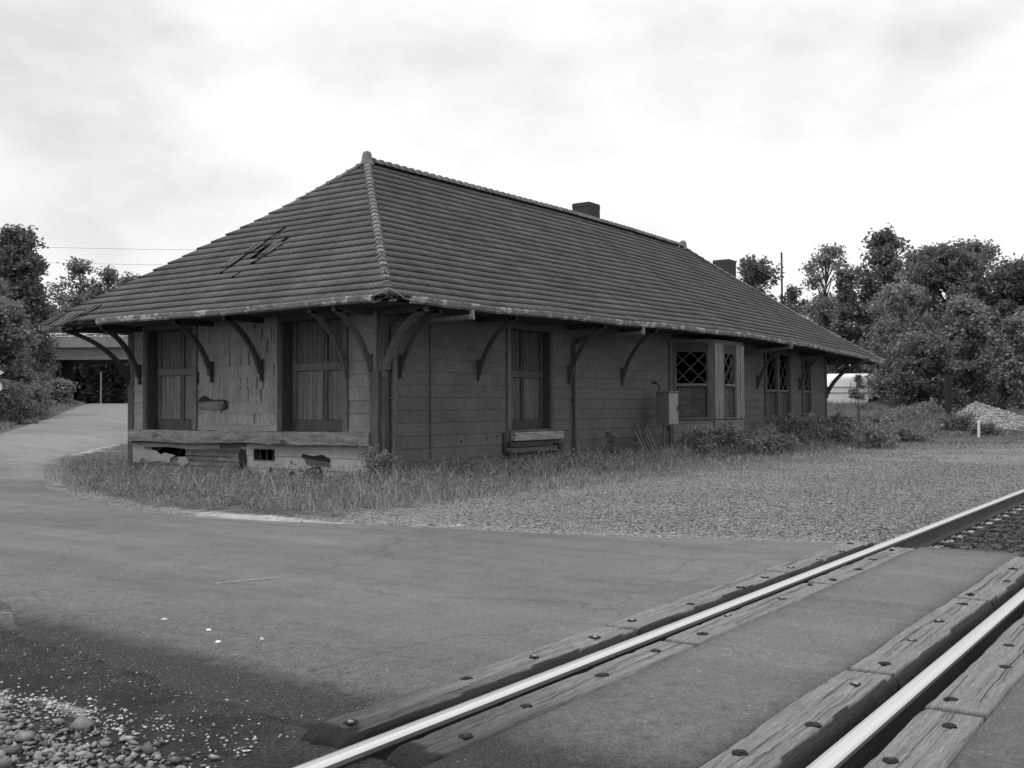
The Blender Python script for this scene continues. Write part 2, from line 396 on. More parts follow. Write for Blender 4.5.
# short worn paint streak on the road
mb = MB()
pts = [(5.15, 6.30), (5.18, 6.25), (5.30, 6.21), (5.36, 6.17), (5.45, 6.15), (5.52, 6.10), (5.63, 6.07), (5.67, 6.11), (5.58, 6.17), (5.52, 6.22), (5.42, 6.23), (5.36, 6.28), (5.27, 6.28), (5.22, 6.33)]
mb.add([(a, b_, float(hgt(a, b_))+.0235) for a, b_ in pts], [tuple(range(len(pts)))])
tag(mb.build('road_paint', simple('worn_road_paint', .11, .26, 14, fine=60, bmp=0)), kind='structure')

# ------------------------------------------------------------------ rails and crossing
def rail(y, label):
    prof = [(-.068, -.172), (.068, -.172), (.068, -.162), (.012, -.142), (.009, -.045), (.035, -.036), (.037, -.014), (.03, -.004)]
    top = [(.03, -.004), (.012, 0), (-.012, 0), (-.03, -.004)]
    full = prof+[(-a, b) for a, b in reversed(prof[2:])]
    e = empty('rail', (0, y, -.172), label, 'rail', 'rails of the railway track')
    xs = [-12+k*2 for k in range(50)]
    def sweep(poly, nm, mat, closed):
        vs = [(X, yy, zz+.172) for X in xs for yy, zz in poly]; n = len(poly)
        fs = []
        for i in range(len(xs)-1):
            for k in range(n if closed else n-1):
                fs.append((i*n+k, i*n+(k+1) % n, (i+1)*n+(k+1) % n, (i+1)*n+k))
        m_ = MB(); m_.add(vs, fs); return m_.build(nm, mat, e)
    web = [(-a, b) for a, b in reversed(prof)]
    # body without top
    body = prof+[(-a, b) for a, b in reversed(prof)]
    sweep(body, 'rail_body', M['railside'], True)
    hd = [(.0375, -.030), (.039, -.012), (.033, -.002), (.014, .002), (-.014, .002), (-.033, -.002), (-.039, -.012), (-.0375, -.030)]
    sweep(hd, 'rail_head', M['railhead'], False)
rail(2.79, 'polished steel rail nearer the station, running between crossing planks')
rail(1.272, 'polished steel rail farther from the station, lower right in the picture')

def bolt(parent, x, y, z, lit):
    m_ = MB(); n = 12
    r0 = random.uniform(.024, .036); m_.prism([(x+r0*1.15*math.cos(q)*random.uniform(.8, 1.15), y+r0*math.sin(q)*random.uniform(.8, 1.15)) for q in [2*math.pi*t/n for t in range(n)]], (0, 0, z-.004), (1, 0, 0), (0, 1, 0), (0, 0, 1), .0055)
    h = m_.build('bolt_hole', M['dark'], parent)
    b2 = MB(); b2.tube([(x+random.uniform(-.006, .006), y+random.uniform(-.006, .006), z-.004), (x+.004, y, z+.0045)], [.015, .012], 7)
    b2.build('bolt_head', M['washer'] if lit else M['iron'], h)
rowdefs = [('outside the station-side rail', 2.90, 3.125, [2.98, 5.45, 7.95, 10.15]),
           ('inside the station-side rail', 2.462, 2.668, [2.94, 5.28, 7.6, 9.92]),
           ('inside the camera-side rail', 1.385, 1.622, [2.0, 2.75, 5.2, 7.52, 9.85]),
           ('outside the camera-side rail', .905, 1.148, [2.0, 4.72, 7.1, 9.6])]
seen = {0: ['nearest plank', 'middle plank', 'farthest plank'], 1: ['nearest plank', 'middle plank', 'farthest plank'],
        2: ['plank cut by the bottom edge of the photo', 'second plank from the bottom edge', 'third plank from the bottom edge', 'farthest plank'],
        3: ['nearest plank', 'second plank', 'farthest plank']}
for r_, (where, y0, y1, js) in enumerate(rowdefs):
    for k in range(len(js)-1):
        a, b_ = js[k]+.006, js[k+1]-.006
        e = empty('crossing_plank', ((a+b_)/2, (y0+y1)/2, 0), f'{seen[r_][k]} {where}, cracked grey timber', 'plank', 'timber planks of the level crossing')
        nx, ny = 60, 20
        X, Y = np.meshgrid(np.linspace(a, b_, nx), np.linspace(y0, y1, ny), indexing='ij')
        Z = np.zeros_like(X); TN = np.ones_like(X)
        railside = -1 if r_ in (0, 2) else 1     # side nearer its rail
        sd = RNG.uniform(0, 100)
        for i in range(nx):
            for j in range(ny):
                p = Vector((X[i, j]*2.0+sd, Y[i, j]*30, r_))
                c = mnoise.noise(p)
                Z[i, j] = .001+.004*mnoise.noise(Vector((X[i, j]*1.2, Y[i, j]*9, sd)))-.008*max(0, 1-abs(c)*9)
                edge = (Y[i, j]-y0) if railside < 0 else (y1-Y[i, j])
                wear = (.026+.03*mnoise.noise(Vector((X[i, j]*.8+sd, 0, 0)))) if r_ in (0, 2) else .008
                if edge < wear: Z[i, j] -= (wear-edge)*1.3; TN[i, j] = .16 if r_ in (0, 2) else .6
                if r_ in (0, 1) and k == 0:
                    q_ = X[i, j]-a-.05*mnoise.noise(Vector((0, Y[i, j]*14, sd)))
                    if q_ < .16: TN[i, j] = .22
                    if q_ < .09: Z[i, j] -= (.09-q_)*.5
                e2 = min(X[i, j]-a, b_-X[i, j])
                if e2 < .012: Z[i, j] -= .008; TN[i, j] *= .5
        Y = Y+.006*np.sin(X*3+sd)*((Y == y0) | (Y == y1))
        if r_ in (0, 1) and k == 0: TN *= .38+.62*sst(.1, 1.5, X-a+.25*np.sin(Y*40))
        V = np.c_[(X-(a+b_)/2).ravel(), (Y-(y0+y1)/2).ravel(), Z.ravel()]
        idx = np.arange(X.size).reshape(X.shape)
        F = np.c_[idx[:-1, :-1].ravel(), idx[1:, :-1].ravel(), idx[1:, 1:].ravel(), idx[:-1, 1:].ravel()]
        ring = list(idx[:, 0])+list(idx[-1, 1:])+list(idx[-2::-1, -1])+list(idx[0, -2:0:-1])
        lo = V[ring].copy(); lo[:, 2] = -.2
        n = len(V); V = np.r_[V, lo]; m_ = len(ring)
        F = np.r_[F, np.array([[ring[q], n+q, n+(q+1) % m_, ring[(q+1) % m_]] for q in range(m_)])]
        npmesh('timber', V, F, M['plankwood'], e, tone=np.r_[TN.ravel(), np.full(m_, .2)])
        # long drying cracks
        cm = MB()
        for q in range(11):
            xx = random.uniform(a+.1, b_-.5)-(a+b_)/2; yy = random.uniform(y0+.04, y1-.04)-(y0+y1)/2; L = random.uniform(.3, 1.1)
            pts = []
            for s_ in range(9):
                xs_ = min(xx+L*s_/8, (b_-a)/2-.03); pts.append((xs_, yy+.0025*math.sin(s_*1.7+q)+.008*s_/8, 0))
            w = random.uniform(.0006, .0016)
            i0 = np.array([[np.clip((p[0]+(b_-a)/2)/(b_-a)*(nx-1), 0, nx-1), np.clip((p[1]+(y1-y0)/2)/(y1-y0)*(ny-1), 0, ny-1)] for p in pts])
            vs = []
            for (px, py, _), (ii, jj) in zip(pts, i0):
                i1, j1 = int(ii), int(jj); i2, j2 = min(i1+1, nx-1), min(j1+1, ny-1); fi, fj = ii-i1, jj-j1
                zz = Z[i1, j1]*(1-fi)*(1-fj)+Z[i2, j1]*fi*(1-fj)+Z[i1, j2]*(1-fi)*fj+Z[i2, j2]*fi*fj+.0035
                vs += [(px, py-w, zz), (px, py+w, zz)]
            cm.add(vs, [(2*s_, 2*s_+2, 2*s_+3, 2*s_+1) for s_ in range(8)])
        cm.build('drying_crack', M['dark'], e)
        nb = max(2, int((b_-a)/.5)); 
        for q in range(nb):
            bx = a+.25+(b_-a-.5)*q/max(1, nb-1)-(a+b_)/2
            bolt(e, bx+random.uniform(-.11, .11), random.uniform(-.06, .06), .003, (r_ == 0 and q % 2 == 0) or random.random() < .2)

# ties beyond the crossing
ords = ['first', 'second', 'third', 'fourth', 'fifth', 'sixth', 'seventh', 'eighth', 'ninth', 'tenth', 'eleventh', 'twelfth', 'thirteenth', 'fourteenth']
for k in range(14):
    X = 10.45+k*.53
    e = empty('railway_tie', (X, 2.0, -.19), f'{ords[k]} dark railway tie past the far end of the plank crossing', 'railway tie', 'ties under the rails beyond the crossing')
    m_ = MB(); m_.box((-.11, -1.28, -.14), (.11, 1.28, 0), 1, .006); m_.build('tie_timber', M['tie'], e)
    for yy in (.775, -.728):
        m_ = MB(); m_.box((-.09, yy-.17, .001), (.09, yy+.17, .014)); pl = m_.build('tie_plate', M['tieplate'], e)
        for sx in (-.05, .05):
            for sy in (-.095, .095):
                m_ = MB(); m_.prism([(-.012, .012), (.012, .012), (.012, .033), (.02, .033), (.02, .043), (-.02, .043), (-.02, .033), (-.012, .033)], (sx-.009, yy+sy, 0), (0, 1, 0), (0, 0, 1), (1, 0, 0), .018)
                m_.build('spike', M['iron'], pl)
for k in range(3):
    X = 2.55-k*.53
    e = empty('railway_tie', (X, 2.0, -.19), ['dark railway tie just short of the crossing planks at the bottom edge', 'second tie short of the crossing', 'third tie short of the crossing'][k], 'railway tie', 'ties under the rails before the crossing')
    m_ = MB(); m_.box((-.11, -1.28, -.14), (.11, 1.28, 0), 1, .006); m_.build('tie_timber', M['tie'], e)

# ------------------------------------------------------------------ stones
def stones(name, P, S, label, mat=None, tones=(.4, 1.5)):
    base = np.array([(1,0,0),(-1,0,0),(0,1,0),(0,-1,0),(0,0,1),(0,0,-1),(.62,.62,.5),(-.62,.6,.45),(.6,-.62,.5),(-.6,-.62,.45)], float)
    tri = np.array([(6,0,2),(6,2,4),(6,4,0),(7,2,1),(7,1,4),(7,4,2),(8,3,0),(8,0,4),(8,4,3),(9,1,3),(9,3,4),(9,4,1),(0,5,2),(2,5,1),(1,5,3),(3,5,0)])
    n = len(P)
    B = base[None]*RNG.uniform(.45, 1.3, (n, 10, 1))*RNG.uniform(.5, 1.35, (n, 1, 3)); B[:, :, 2] *= .75
    a = RNG.uniform(0, 6.28, n); c, s = np.cos(a), np.sin(a)
    X = B[..., 0]*c[:, None]-B[..., 1]*s[:, None]; Y = B[..., 0]*s[:, None]+B[..., 1]*c[:, None]
    V = np.stack([X, Y, B[..., 2]], -1)*S[:, None, None]+P[:, None, :]
    F = (tri[None]+(np.arange(n)*10)[:, None, None]).reshape(-1, 3)
    t = np.repeat(RNG.uniform(tones[0], tones[1], n), 10)
    o = npmesh(name, V.reshape(-1, 3), F, mat or M['stone'], tone=t)
    return tag(o, label, None, None, 'stuff')
def scatter(n, x0, x1, y0, y1, smin, smax, dens=None, sink=.2, zo=0):
    x = RNG.uniform(x0, x1, n); y = RNG.uniform(y0, y1, n)
    if dens is not None: k = RNG.random(n) < dens(x, y); x, y = x[k], y[k]
    s = RNG.uniform(smin, smax, len(x))*RNG.choice([.6, .8, 1, 1.2], len(x))
    return np.c_[x, y, hgt(x, y)+s*.5*(1-sink)+zo], s
P, S = scatter(70000, 8.6, 26, 3.02, 9.8, .006, .018, lambda x, y: (1-.85*sst(4, 9, y))*(1-.4*sst(14, 26, x))*sst(0, .5, x-(10.2-.27*(y-3.1)))) 
stones('gravel', P, S, 'loose grey gravel between the road and the track')
P, S = scatter(16000, 10.4, 20, -1.0, 2.95, .014, .03, lambda x, y: np.ones_like(x))
stones('track_ballast', P, S, 'dark ballast stones between the rails', tones=(.08, .42))
P, S = scatter(9000, 1.7, 2.95, 2.95, 5.6, .006, .022, lambda x, y: (1-sst(2.3, 2.68, x)))
P2, S2 = scatter(170, 1.7, 2.85, 2.95, 5.6, .024, .04, lambda x, y: 1-sst(2.4, 2.75, x)); P, S = np.r_[P, P2], np.r_[S, S2]
stones('rubble', P, S, 'broken ballast stones in the near left corner', tones=(.35, 1.3))
P, S = scatter(14000, 2.2, 3.6, 3.15, 6.5, .003, .011, lambda x, y: .02+.9*np.exp(-((x-2.68+.1*(y-4.3))/.13)**2)*(.35+.65*sst(3.3, 4.4, y)))
stones('pale_pebbles', P, S, 'small pale pebbles scattered over the dark cinder shoulder', tones=(.8, 2.4))
P, S = scatter(16000, 2.95, 4.7, 3.15, 8.0, .0015, .0042, lambda x, y: 1-sst(3.2, 4.6, x), zo=.021)
stones('road_grit', P, S, 'fine grit lying on the dark edge of the road', tones=(.15, 1.3))

# ------------------------------------------------------------------ the station
X0, Y0, W, L = 14.1, 12.57, 7.33, 24.05
ST = empty('train_station', (X0, Y0, -.05), 'long abandoned one-storey wooden depot with hipped tile roof and bracketed eaves', 'building')
ZB = .05   # local z = world z + .05
def sag(x):
    return float(np.interp(x, [-2, 0, 5, 8, 12, 16, 20, 24, 27], [0, 0, .06, .11, .17, .17, .11, -.02, -.13]))

class Wall:
    """wall plane in station-local coords; (s,z) coordinates; N outward"""
    def __init__(s, O, U, N): s.O, s.U, s.N = Vector(O), Vector(U), Vector(N)
    def P(s, a, z, d=0): return s.O+s.U*a+Vector((0, 0, z))+s.N*d
def holes_cut(s0, s1, z, openings):
    seg = [(s0, s1)]
    for a0, a1, z0, z1 in openings:
        if z0-1e-4 < z < z1+1e-4:
            ns = []
            for p, q in seg:
                if a1 <= p or a0 >= q: ns.append((p, q)); continue
                if a0 > p: ns.append((p, a0))
                if a1 < q: ns.append((a1, q))
            seg = ns
    return seg
def siding(wl, s0, s1, z0, z1, openings, mat, name, width=(.6, .6), exp=.238, tone=(.9, 1.08), streak=0, lip=.013, missing=0, phase=0):
    m_ = MB(); ncr = int(math.ceil((z1-z0)/exp)); row = 0
    zs = [z0+phase+k*exp for k in range(-1, ncr+1)]
    brk = sorted(set([z0, z1]+[o[2] for o in openings]+[o[3] for o in openings]))
    for za in zs:
        row += 1; zb = za+exp; base = random.uniform(.96, 1.04)
        s = s0-random.uniform(0, width[1])
        while s < s1:
            thin = streak and random.random() < streak*(1.5 if s < 3.8 else .5)
            w = random.uniform(.025, .05) if thin else random.uniform(*width); a, b_ = max(s, s0), min(s+w-.004, s1); s += w
            if b_-a < .01: continue
            if random.random() < missing: continue
            t = base*random.uniform(*tone)
            if thin: t *= random.uniform(.35, .7)
            ztop, zbot = min(zb, z1), max(za+random.uniform(-.004, .004), z0)
            if ztop-zbot < .01: continue
            # split against openings
            cuts = sorted(set([zbot, ztop]+[z for o in openings for z in (o[2], o[3]) if zbot < z < ztop]))
            for c0, c1 in zip(cuts, cuts[1:]):
                for p, q in holes_cut(a, b_, (c0+c1)/2, openings):
                    f0 = lip*(1-(c0-zbot)/(zb-za)); f1 = lip*(1-(c1-zbot)/(zb-za))+.002
                    f0 += .002
                    vs = [wl.P(p, c0, f0), wl.P(q, c0, f0), wl.P(q, c1, f1), wl.P(p, c1, f1), wl.P(p, c0, 0), wl.P(q, c0, 0), wl.P(p, c1, 0), wl.P(q, c1, 0)]
                    m_.add(vs, [(0,1,2,3),(4,5,1,0),(4,0,3,6),(1,5,7,2)], t)
    return m_
def backing(wl, s0, s1, z0, z1, openings, th=.16):
    m_ = MB(); zs = sorted(set([z0, z1]+[o[2] for o in openings]+[o[3] for o in openings]))
    for a, b_ in zip(zs, zs[1:]):
        for p, q in holes_cut(s0, s1, (a+b_)/2, openings):
            vs = [wl.P(p, a, 0), wl.P(q, a, 0), wl.P(q, b_, 0), wl.P(p, b_, 0), wl.P(p, a, -th), wl.P(q, a, -th), wl.P(q, b_, -th), wl.P(p, b_, -th)]
            m_.add(vs, [(0,1,2,3),(7,6,5,4),(0,4,5,1),(1,5,6,2),(2,6,7,3),(3,7,4,0)], .5)
    return m_
def wbox(m_, wl, s0, s1, z0, z1, d0, d1, tone=1.0, jit=0):
    c = wl.P((s0+s1)/2, (z0+z1)/2, (d0+d1)/2)
    m_.obox(c, wl.U*((s1-s0)/2), wl.N*((d1-d0)/2), Vector((0, 0, (z1-z0)/2)), tone)

ZT = 3.62+ZB
gab = Wall((0, 0, ZB), (0, 1, 0), (-1, 0, 0))      # s = distance from the near corner towards the left
sid = Wall((0, 0, ZB), (1, 0, 0), (0, -1, 0))      # s = distance along the track side
RD = (.97, 2.56, .86, 2.97); LD = (5.19, 6.70, .86, 2.97)
VENT = (2.79, 3.39, .29, .505); HOLE = (5.45, 6.55, .30, .50)
DECK = (.25, 7.22, .60, .852)
g_open = [RD, LD, VENT, HOLE]
wallp = tag(backing(gab, 0, W, -.15, ZT, g_open).build('wall', M['board'], ST), 'freight-end wall with two boarded doors and worn shingles')
siding(gab, .10, W-.1, .86, ZT, [RD, LD, (2.62, 4.9, 1.0, 2.95)], M['shingle'], 's', (.3, .61), phase=.1).build('shingle_siding', M['shingle'], wallp)
siding(gab, 2.62, 4.9, .86, 2.95, [(2.62, 4.9, .86, 1.0)], M['shingle_streak'], 's', (.09, .22), lip=.005, streak=.13, tone=(.95, 1.05), phase=.1).build('shingle_siding', M['shingle_streak'], wallp)
siding(gab, 2.62, 4.9, 2.95, 3.0, [], M['shingle'], 's').build('shingle_siding', M['shingle'], wallp)
# skirt below the deck timber
siding(gab, .1, 3.75, -.15, .60, [VENT], M['shingle'], 's', (.4, .61), tone=(1.3, 1.5), phase=.05).build('shingle_siding', M['shingle'], wallp)
siding(gab, 3.6, W-.1, -.15, .60, [HOLE], M['board'], 's', (1.2, 3.2), exp=.098, tone=(.75, 1.35), lip=.02).build('clapboard_skirt', M['board'], wallp)
def plate(m_, wl, pts, d, th=.008, tone=1.0):
    if isinstance(m_, tuple): mm = MB(); plate(mm, wl, pts, d, th, tone); mm.build(*m_); return
    m_.prism([(a, z) for a, z in pts], wl.O+wl.N*d, wl.U, Vector((0, 0, 1)), wl.N, th, tone)
m_ = ('broken_siding_sheet', M['shingle'], wallp)
plate(m_, gab, [(7.2, .58), (7.2, .17), (6.95, .15), (6.93, .22), (6.6, .17), (6.3, .2), (5.95, .16), (5.9, .27), (5.75, .33), (6.1, .38), (6.25, .34), (6.4, .42), (6.75, .44), (6.8, .5), (6.86, .52)], .024, tone=1.25)
plate(m_, gab, [(6.9, .57), (4.35, .57), (4.35, .475), (4.6, .49), (5.2, .46), (6.0, .5), (6.88, .49)], .026, tone=1.0)
plate(m_, gab, [(5.65, .3), (5.45, .31), (5.3, .2), (5.5, .1), (5.68, .15)], .024, tone=1.35)
m_ = ('painted_hole', M['dark'], wallp)  # near-black plates on the surface paint the darkness inside the gaps
plate(m_, gab, [(3.72, .5), (3.6, .45), (3.55, .12), (3.35, .02), (3.42, -.1), (3.85, -.1), (3.9, .05), (3.78, .2), (3.8, .42)], .022, .012)
plate(m_, gab, [(2.02, .44), (1.75, .40), (1.5, .43), (1.32, .36), (1.3, .3), (1.55, .31), (1.8, .33), (2.05, .38)], .02, .008)
plate(m_, gab, [(1.98, .08), (1.75, .2), (1.55, .21), (1.5, .05), (1.48, -.05), (1.95, -.02)], .02, .008)
plate(m_, gab, [(2.42, .03), (2.3, .12), (2.15, .03), (2.25, -.06)], .02, .006)
plate(m_, gab, [(2.95, .06), (2.88, .19), (2.85, .05)], .02, .006)
plate(m_, gab, [(2.35, .26), (2.32, .30), (2.28, .27)], .02, .006)
plate(m_, gab, [(5.03, 1.47), (4.96, 1.52), (4.86, 1.56), (4.78, 1.55), (4.70, 1.50), (4.5, 1.475), (4.25, 1.48), (4.16, 1.46), (4.13, 1.40), (4.15, 1.31), (4.24, 1.27), (4.4, 1.25), (4.27, 1.29), (4.22, 1.35), (4.24, 1.43), (4.28, 1.455), (4.6, 1.46), (5.03, 1.445)], .02, .008)
plate(m_, gab, [(5.08, 2.05), (5.02, 2.06), (5.02, 1.82), (5.08, 1.82)], .02, .008)
m_ = ('exposed_board', M['board'], wallp)
plate(m_, gab, [(5.0, 1.43), (4.62, 1.44), (4.27, 1.42), (4.26, 1.36), (4.34, 1.29), (4.6, 1.27), (5.02, 1.29)], .02, .008, 1.35)
plate(m_, gab, [(1.98, .35), (1.35, .3), (1.3, .22), (1.9, .24)], .02, .01, .8)
plate(m_, gab, [(1.9, .17), (1.6, .19), (1.55, .08), (1.93, .02)], .026, .01, .7)
# vent louvre
m_ = MB()
for k in range(3): wbox(m_, gab, 2.82+.18*k+.08, 2.82+.18*k+.1, .30, .5, -.08, -.06, .6)
wbox(m_, gab, 2.79, 3.39, .495, .515, -.02, .015); wbox(m_, gab, 2.79, 3.39, .28, .295, -.02, .015)
m_.build('vent', M['board'], wallp)

# the long side wall
SD = (3.89, 5.40, .82, 2.95)
BAY = (11.25, 15.35, .2, 3.1)
W2 = (18.1, 20.3, .85, 3.02); W3 = (21.55, 22.4, .95, 2.9)
s_open = [SD, BAY, W2, W3]
wside = tag(backing(sid, 0, L, -.15, ZT, s_open).build('wall', M['board'], ST), 'track-side wall with bay window and horizontal shingle courses')
siding(sid, .10, L-.1, -.15, ZT, s_open, M['shingle'], 's', (.6, .61), tone=(.93, 1.06), phase=.215, lip=.013).build('shingle_siding', M['shingle_shaded'], wside)
back = Wall((0, W, ZB), (1, 0, 0), (0, 1, 0)); far = Wall((L, 0, ZB), (0, 1, 0), (1, 0, 0))
for wl, ln, lb in ((back, L, 'plain rear wall, away from the tracks'), (far, W, 'far end wall')):
    w_ = tag(backing(wl, 0, ln, -.15, ZT, []).build('wall', M['board'], ST), lb)
    siding(wl, .1, ln-.1, -.15, ZT, [], M['shingle'], 's', (.6, .61)).build('shingle_siding', M['shingle'], w_)
m_ = MB(); m_.box((.2, .2, .75), (L-.2, W-.2, .85)); m_.build('interior_floor', M['dark'], ST)

# corner boards
for (px, py, nx_, ny_) in ((0, 0, -1, -1), (L, 0, 1, -1), (0, W, -1, 1), (L, W, 1, 1)):
    m_ = MB()
    m_.box((min(px, px+nx_*.035), min(py-ny_*.14, py+ny_*.035), -.1), (max(px, px+nx_*.035), max(py-ny_*.14, py+ny_*.035), ZT), .8)
    m_.box((min(px-nx_*.14, px), min(py, py+ny_*.034), -.1), (max(px-nx_*.14, px-nx_*.001), max(py, py+ny_*.034), ZT), .8)
    m_.build('corner_board', M['trim'], ST)

# deck timber
xs = np.linspace(DECK[0], DECK[1], 40); m_ = MB(); vs = []
for s_ in xs:
    wv = .012*math.sin(s_*2.1)+.01*mnoise.noise(Vector((s_*2, 0, 5)))
    top = DECK[3]+.012*mnoise.noise(Vector((s_*3, 2, 5)))+wv*.4; bot = DECK[2]+.014*mnoise.noise(Vector((s_*3, 9, 5)))+wv+.01*(s_ < 4)-.012*(s_ < 1.2)
    for d, z in ((.03, bot), (.13, bot+.005), (.14, (bot+top)/2), (.13, top), (.0, top+.004)): vs.append(gab.P(s_, z, d))
n = 5
fs = [(i*n+k, i*n+k+1, (i+1)*n+k+1, (i+1)*n+k) for i in range(39) for k in range(4)]+[tuple(range(5)), tuple(39*5+k for k in reversed(range(5)))]
m_.add(vs, fs); tag(m_.build('loading_sill', M['beam'], ST), 'heavy split timber running under both freight doors')

def freight_door(wl, o, name, leafs, label, rec=.24, transom=2.08, tm=1.0):
    s0, s1, z0, z1 = o
    e = MB(); wbox(e, wl, s0+.02, s1-.02, z0, z1, -rec-.08, -rec-.03, .8)
    d = tag(e.build('door', M['door'], ST), label)
    m_ = MB()   # boards
    nb = 12; bw = (s1-s0-.04)/nb
    for k in range(nb):
        a = s0+.02+k*bw
        wbox(m_, wl, a+.004, a+bw-.004, z0+.22, transom-.08, -rec-.028, -rec-.006, random.uniform(.8, 1.25)*tm)
        wbox(m_, wl, a+.004, a+bw-.004, transom+.08, z1-.02, -rec-.028, -rec-.010, random.uniform(.62, .68)*tm)
    m_.build('door_panel', M['door'], d)
    m_ = MB()
    wbox(m_, wl, s0+.02, s1-.02, transom-.07, transom+.07, -rec-.01, -rec+.03, 1.25*tm)
    wbox(m_, wl, s0+.02, s1-.02, z0, z0+.2, -rec-.01, -rec+.02, .8*tm)
    for q in leafs: wbox(m_, wl, q-.06, q-.008, z0+.2, z1, -rec-.01, -rec+.025, .95*tm); wbox(m_, wl, q+.008, q+.06, z0+.2, z1, -rec-.01, -rec+.025, .8*tm)
    for q in (s0+.07, s1-.07): wbox(m_, wl, q-.05, q+.05, z0+.2, z1, -rec-.01, -rec+.02, 1.1*tm)
    m_.build('door_rail', M['trim'], d)
    f = MB()
    for q, (dd0, dd1) in ((s0, (s0-.001, s0+.02)), (s1, (s1-.02, s1+.001))):
        wbox(f, wl, dd0, dd1, z0, z1, -rec-.05, .02, .55)
    wbox(f, wl, s0+.02, s1-.02, z1-.02, z1, -rec, .02, .5)
    f.build('door_frame', M['trim'], d)
    t = MB()
    wbox(t, wl, s0-.12, s0, z0, z1+.12, .003, .05, 1.2); wbox(t, wl, s1, s1+.12, z0, z1+.12, .003, .05, .7); wbox(t, wl, s0, s1, z1, z1+.12, .003, .048, .8)
    t.build('door_trim', M['trim'], d)
    return d
freight_door(gab, RD, 'door', [1.67], 'wide boarded freight door nearer the building corner')
freight_door(gab, LD, 'door', [5.86], 'wide boarded freight door at the road end')
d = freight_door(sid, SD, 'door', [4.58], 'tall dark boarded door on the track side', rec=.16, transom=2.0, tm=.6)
m_ = MB()
wbox(m_, sid, 3.85, 5.75, .60, .77, .02, .17, 1.0)
m_.build('door_sill', M['sill_light'], d)
m_ = MB()
wbox(m_, sid, 3.72, 5.3, .47, .57, .02, .14, .5); wbox(m_, sid, 3.62, 5.95, .35, .45, .02, .13, .9); wbox(m_, sid, 5.3, 6.0, .5, .60, .015, .05, .9)
wbox(m_, sid, 3.62, 3.85, .42, .76, .015, .06, .6); wbox(m_, sid, 5.55, 5.68, .28, .5, .015, .16, .25); wbox(m_, sid, 3.62, 3.72, .24, .4, .015, .16, .25)
m_.build('broken_step_board', M['board'], d)

# bay window: canted side, front, canted return
def window_unit(wl, s0, s1, z0, z1, parent, lattice=True, zt=1.93, broken=0, board=True, post=(.1, .1), cells=2):
    fr = MB()
    wbox(fr, wl, s0, s0+.05, z0, z1, -.06, .012, .9); wbox(fr, wl, s1-.05, s1, z0, z1, -.06, .012, .9)
    wbox(fr, wl, s0+.05, s1-.05, z1-.05, z1, -.06, .012, .6); wbox(fr, wl, s0+.05, s1-.05, zt-.035, zt+.03, -.06, .03, 1.3); wbox(fr, wl, s0, s1, z0-.06, z0, -.06, .05, 1.0)
    w = fr.build('window', M['trim'], parent)
    a0, a1, b0, b1 = s0+.05, s1-.05, zt+.03, z1-.05
    m_ = MB(); wd = a1-a0; hh = b1-b0; n = cells; cw = wd/n; rows = 2; ch = hh/rows
    for i in range(-rows*2, n+rows*2+1):
        for sg in (1, -1):
            # line from (a0+i*cw, b0) rising with slope +-ch/cw
            pts = []
            for z in np.linspace(0, hh, 25):
                s_ = i*cw+sg*z/ch*cw
                if 0 <= s_ <= wd: pts.append((s_, z))
            if len(pts) >= 2 and pts[-1][1]-pts[0][1] > .05:
                if broken and random.random() < broken: 
                    k = random.randint(1, len(pts)-1); pts = pts[:k+1]
                m_.bar(wl.P(a0+pts[0][0], b0+pts[0][1], -.025), wl.P(a0+pts[-1][0], b0+pts[-1][1], -.025), .017, .026, 1.05, up=wl.N)
    m_.build('lattice', M['trim'], w)
    if board:
        m_ = MB(); k = a0+.1*(a1-a0); 
        nb = 2; bw = (a1-k)/nb
        for q in range(nb): wbox(m_, wl, k+q*bw, k+(q+1)*bw-.012, z0, zt-.035, -.055, -.035, [.7, .55][q])
        m_.build('boarding', M['board'], w)
    return w
BY = -.86
A_, B_, C_, D_ = (11.3, 0), (12.25, BY), (14.25, BY), (15.2, 0)
bayp = MB(); bayp.prism([A_, B_, C_, D_], (0, 0, 3.0+ZB), (1, 0, 0), (0, 1, 0), (0, 0, 1), .1)
bay = tag(bayp.build('bay', M['trim'], ST), 'projecting bay with diamond-paned windows')
def facet(p, q):
    p, q = Vector((*p, ZB)), Vector((*q, ZB)); u = (q-p); ln = u.length; u.normalize()
    return Wall(p, u, Vector((u.y, -u.x, 0))), ln
for (p, q, opens) in ((A_, B_, [(.12, 1.12, 1.0, 2.8)]), (B_, C_, [(.62, 1.42, 1.0, 2.78)]), (C_, D_, [(.3, .95, 1.0, 2.78)])):
    wl, ln = facet(p, q)
    backing(wl, 0, ln, -.1, 3.0, opens, .08).build('bay_wall', M['trim'], bay)
    siding(wl, .03, ln-.03, -.1, .92, [], M['shingle'], 's', (.6, .61), tone=(.8, .9)).build('shingle_siding', M['shingle'], bay)
    for o in opens: window_unit(wl, *o, bay, zt=1.88, cells=2)
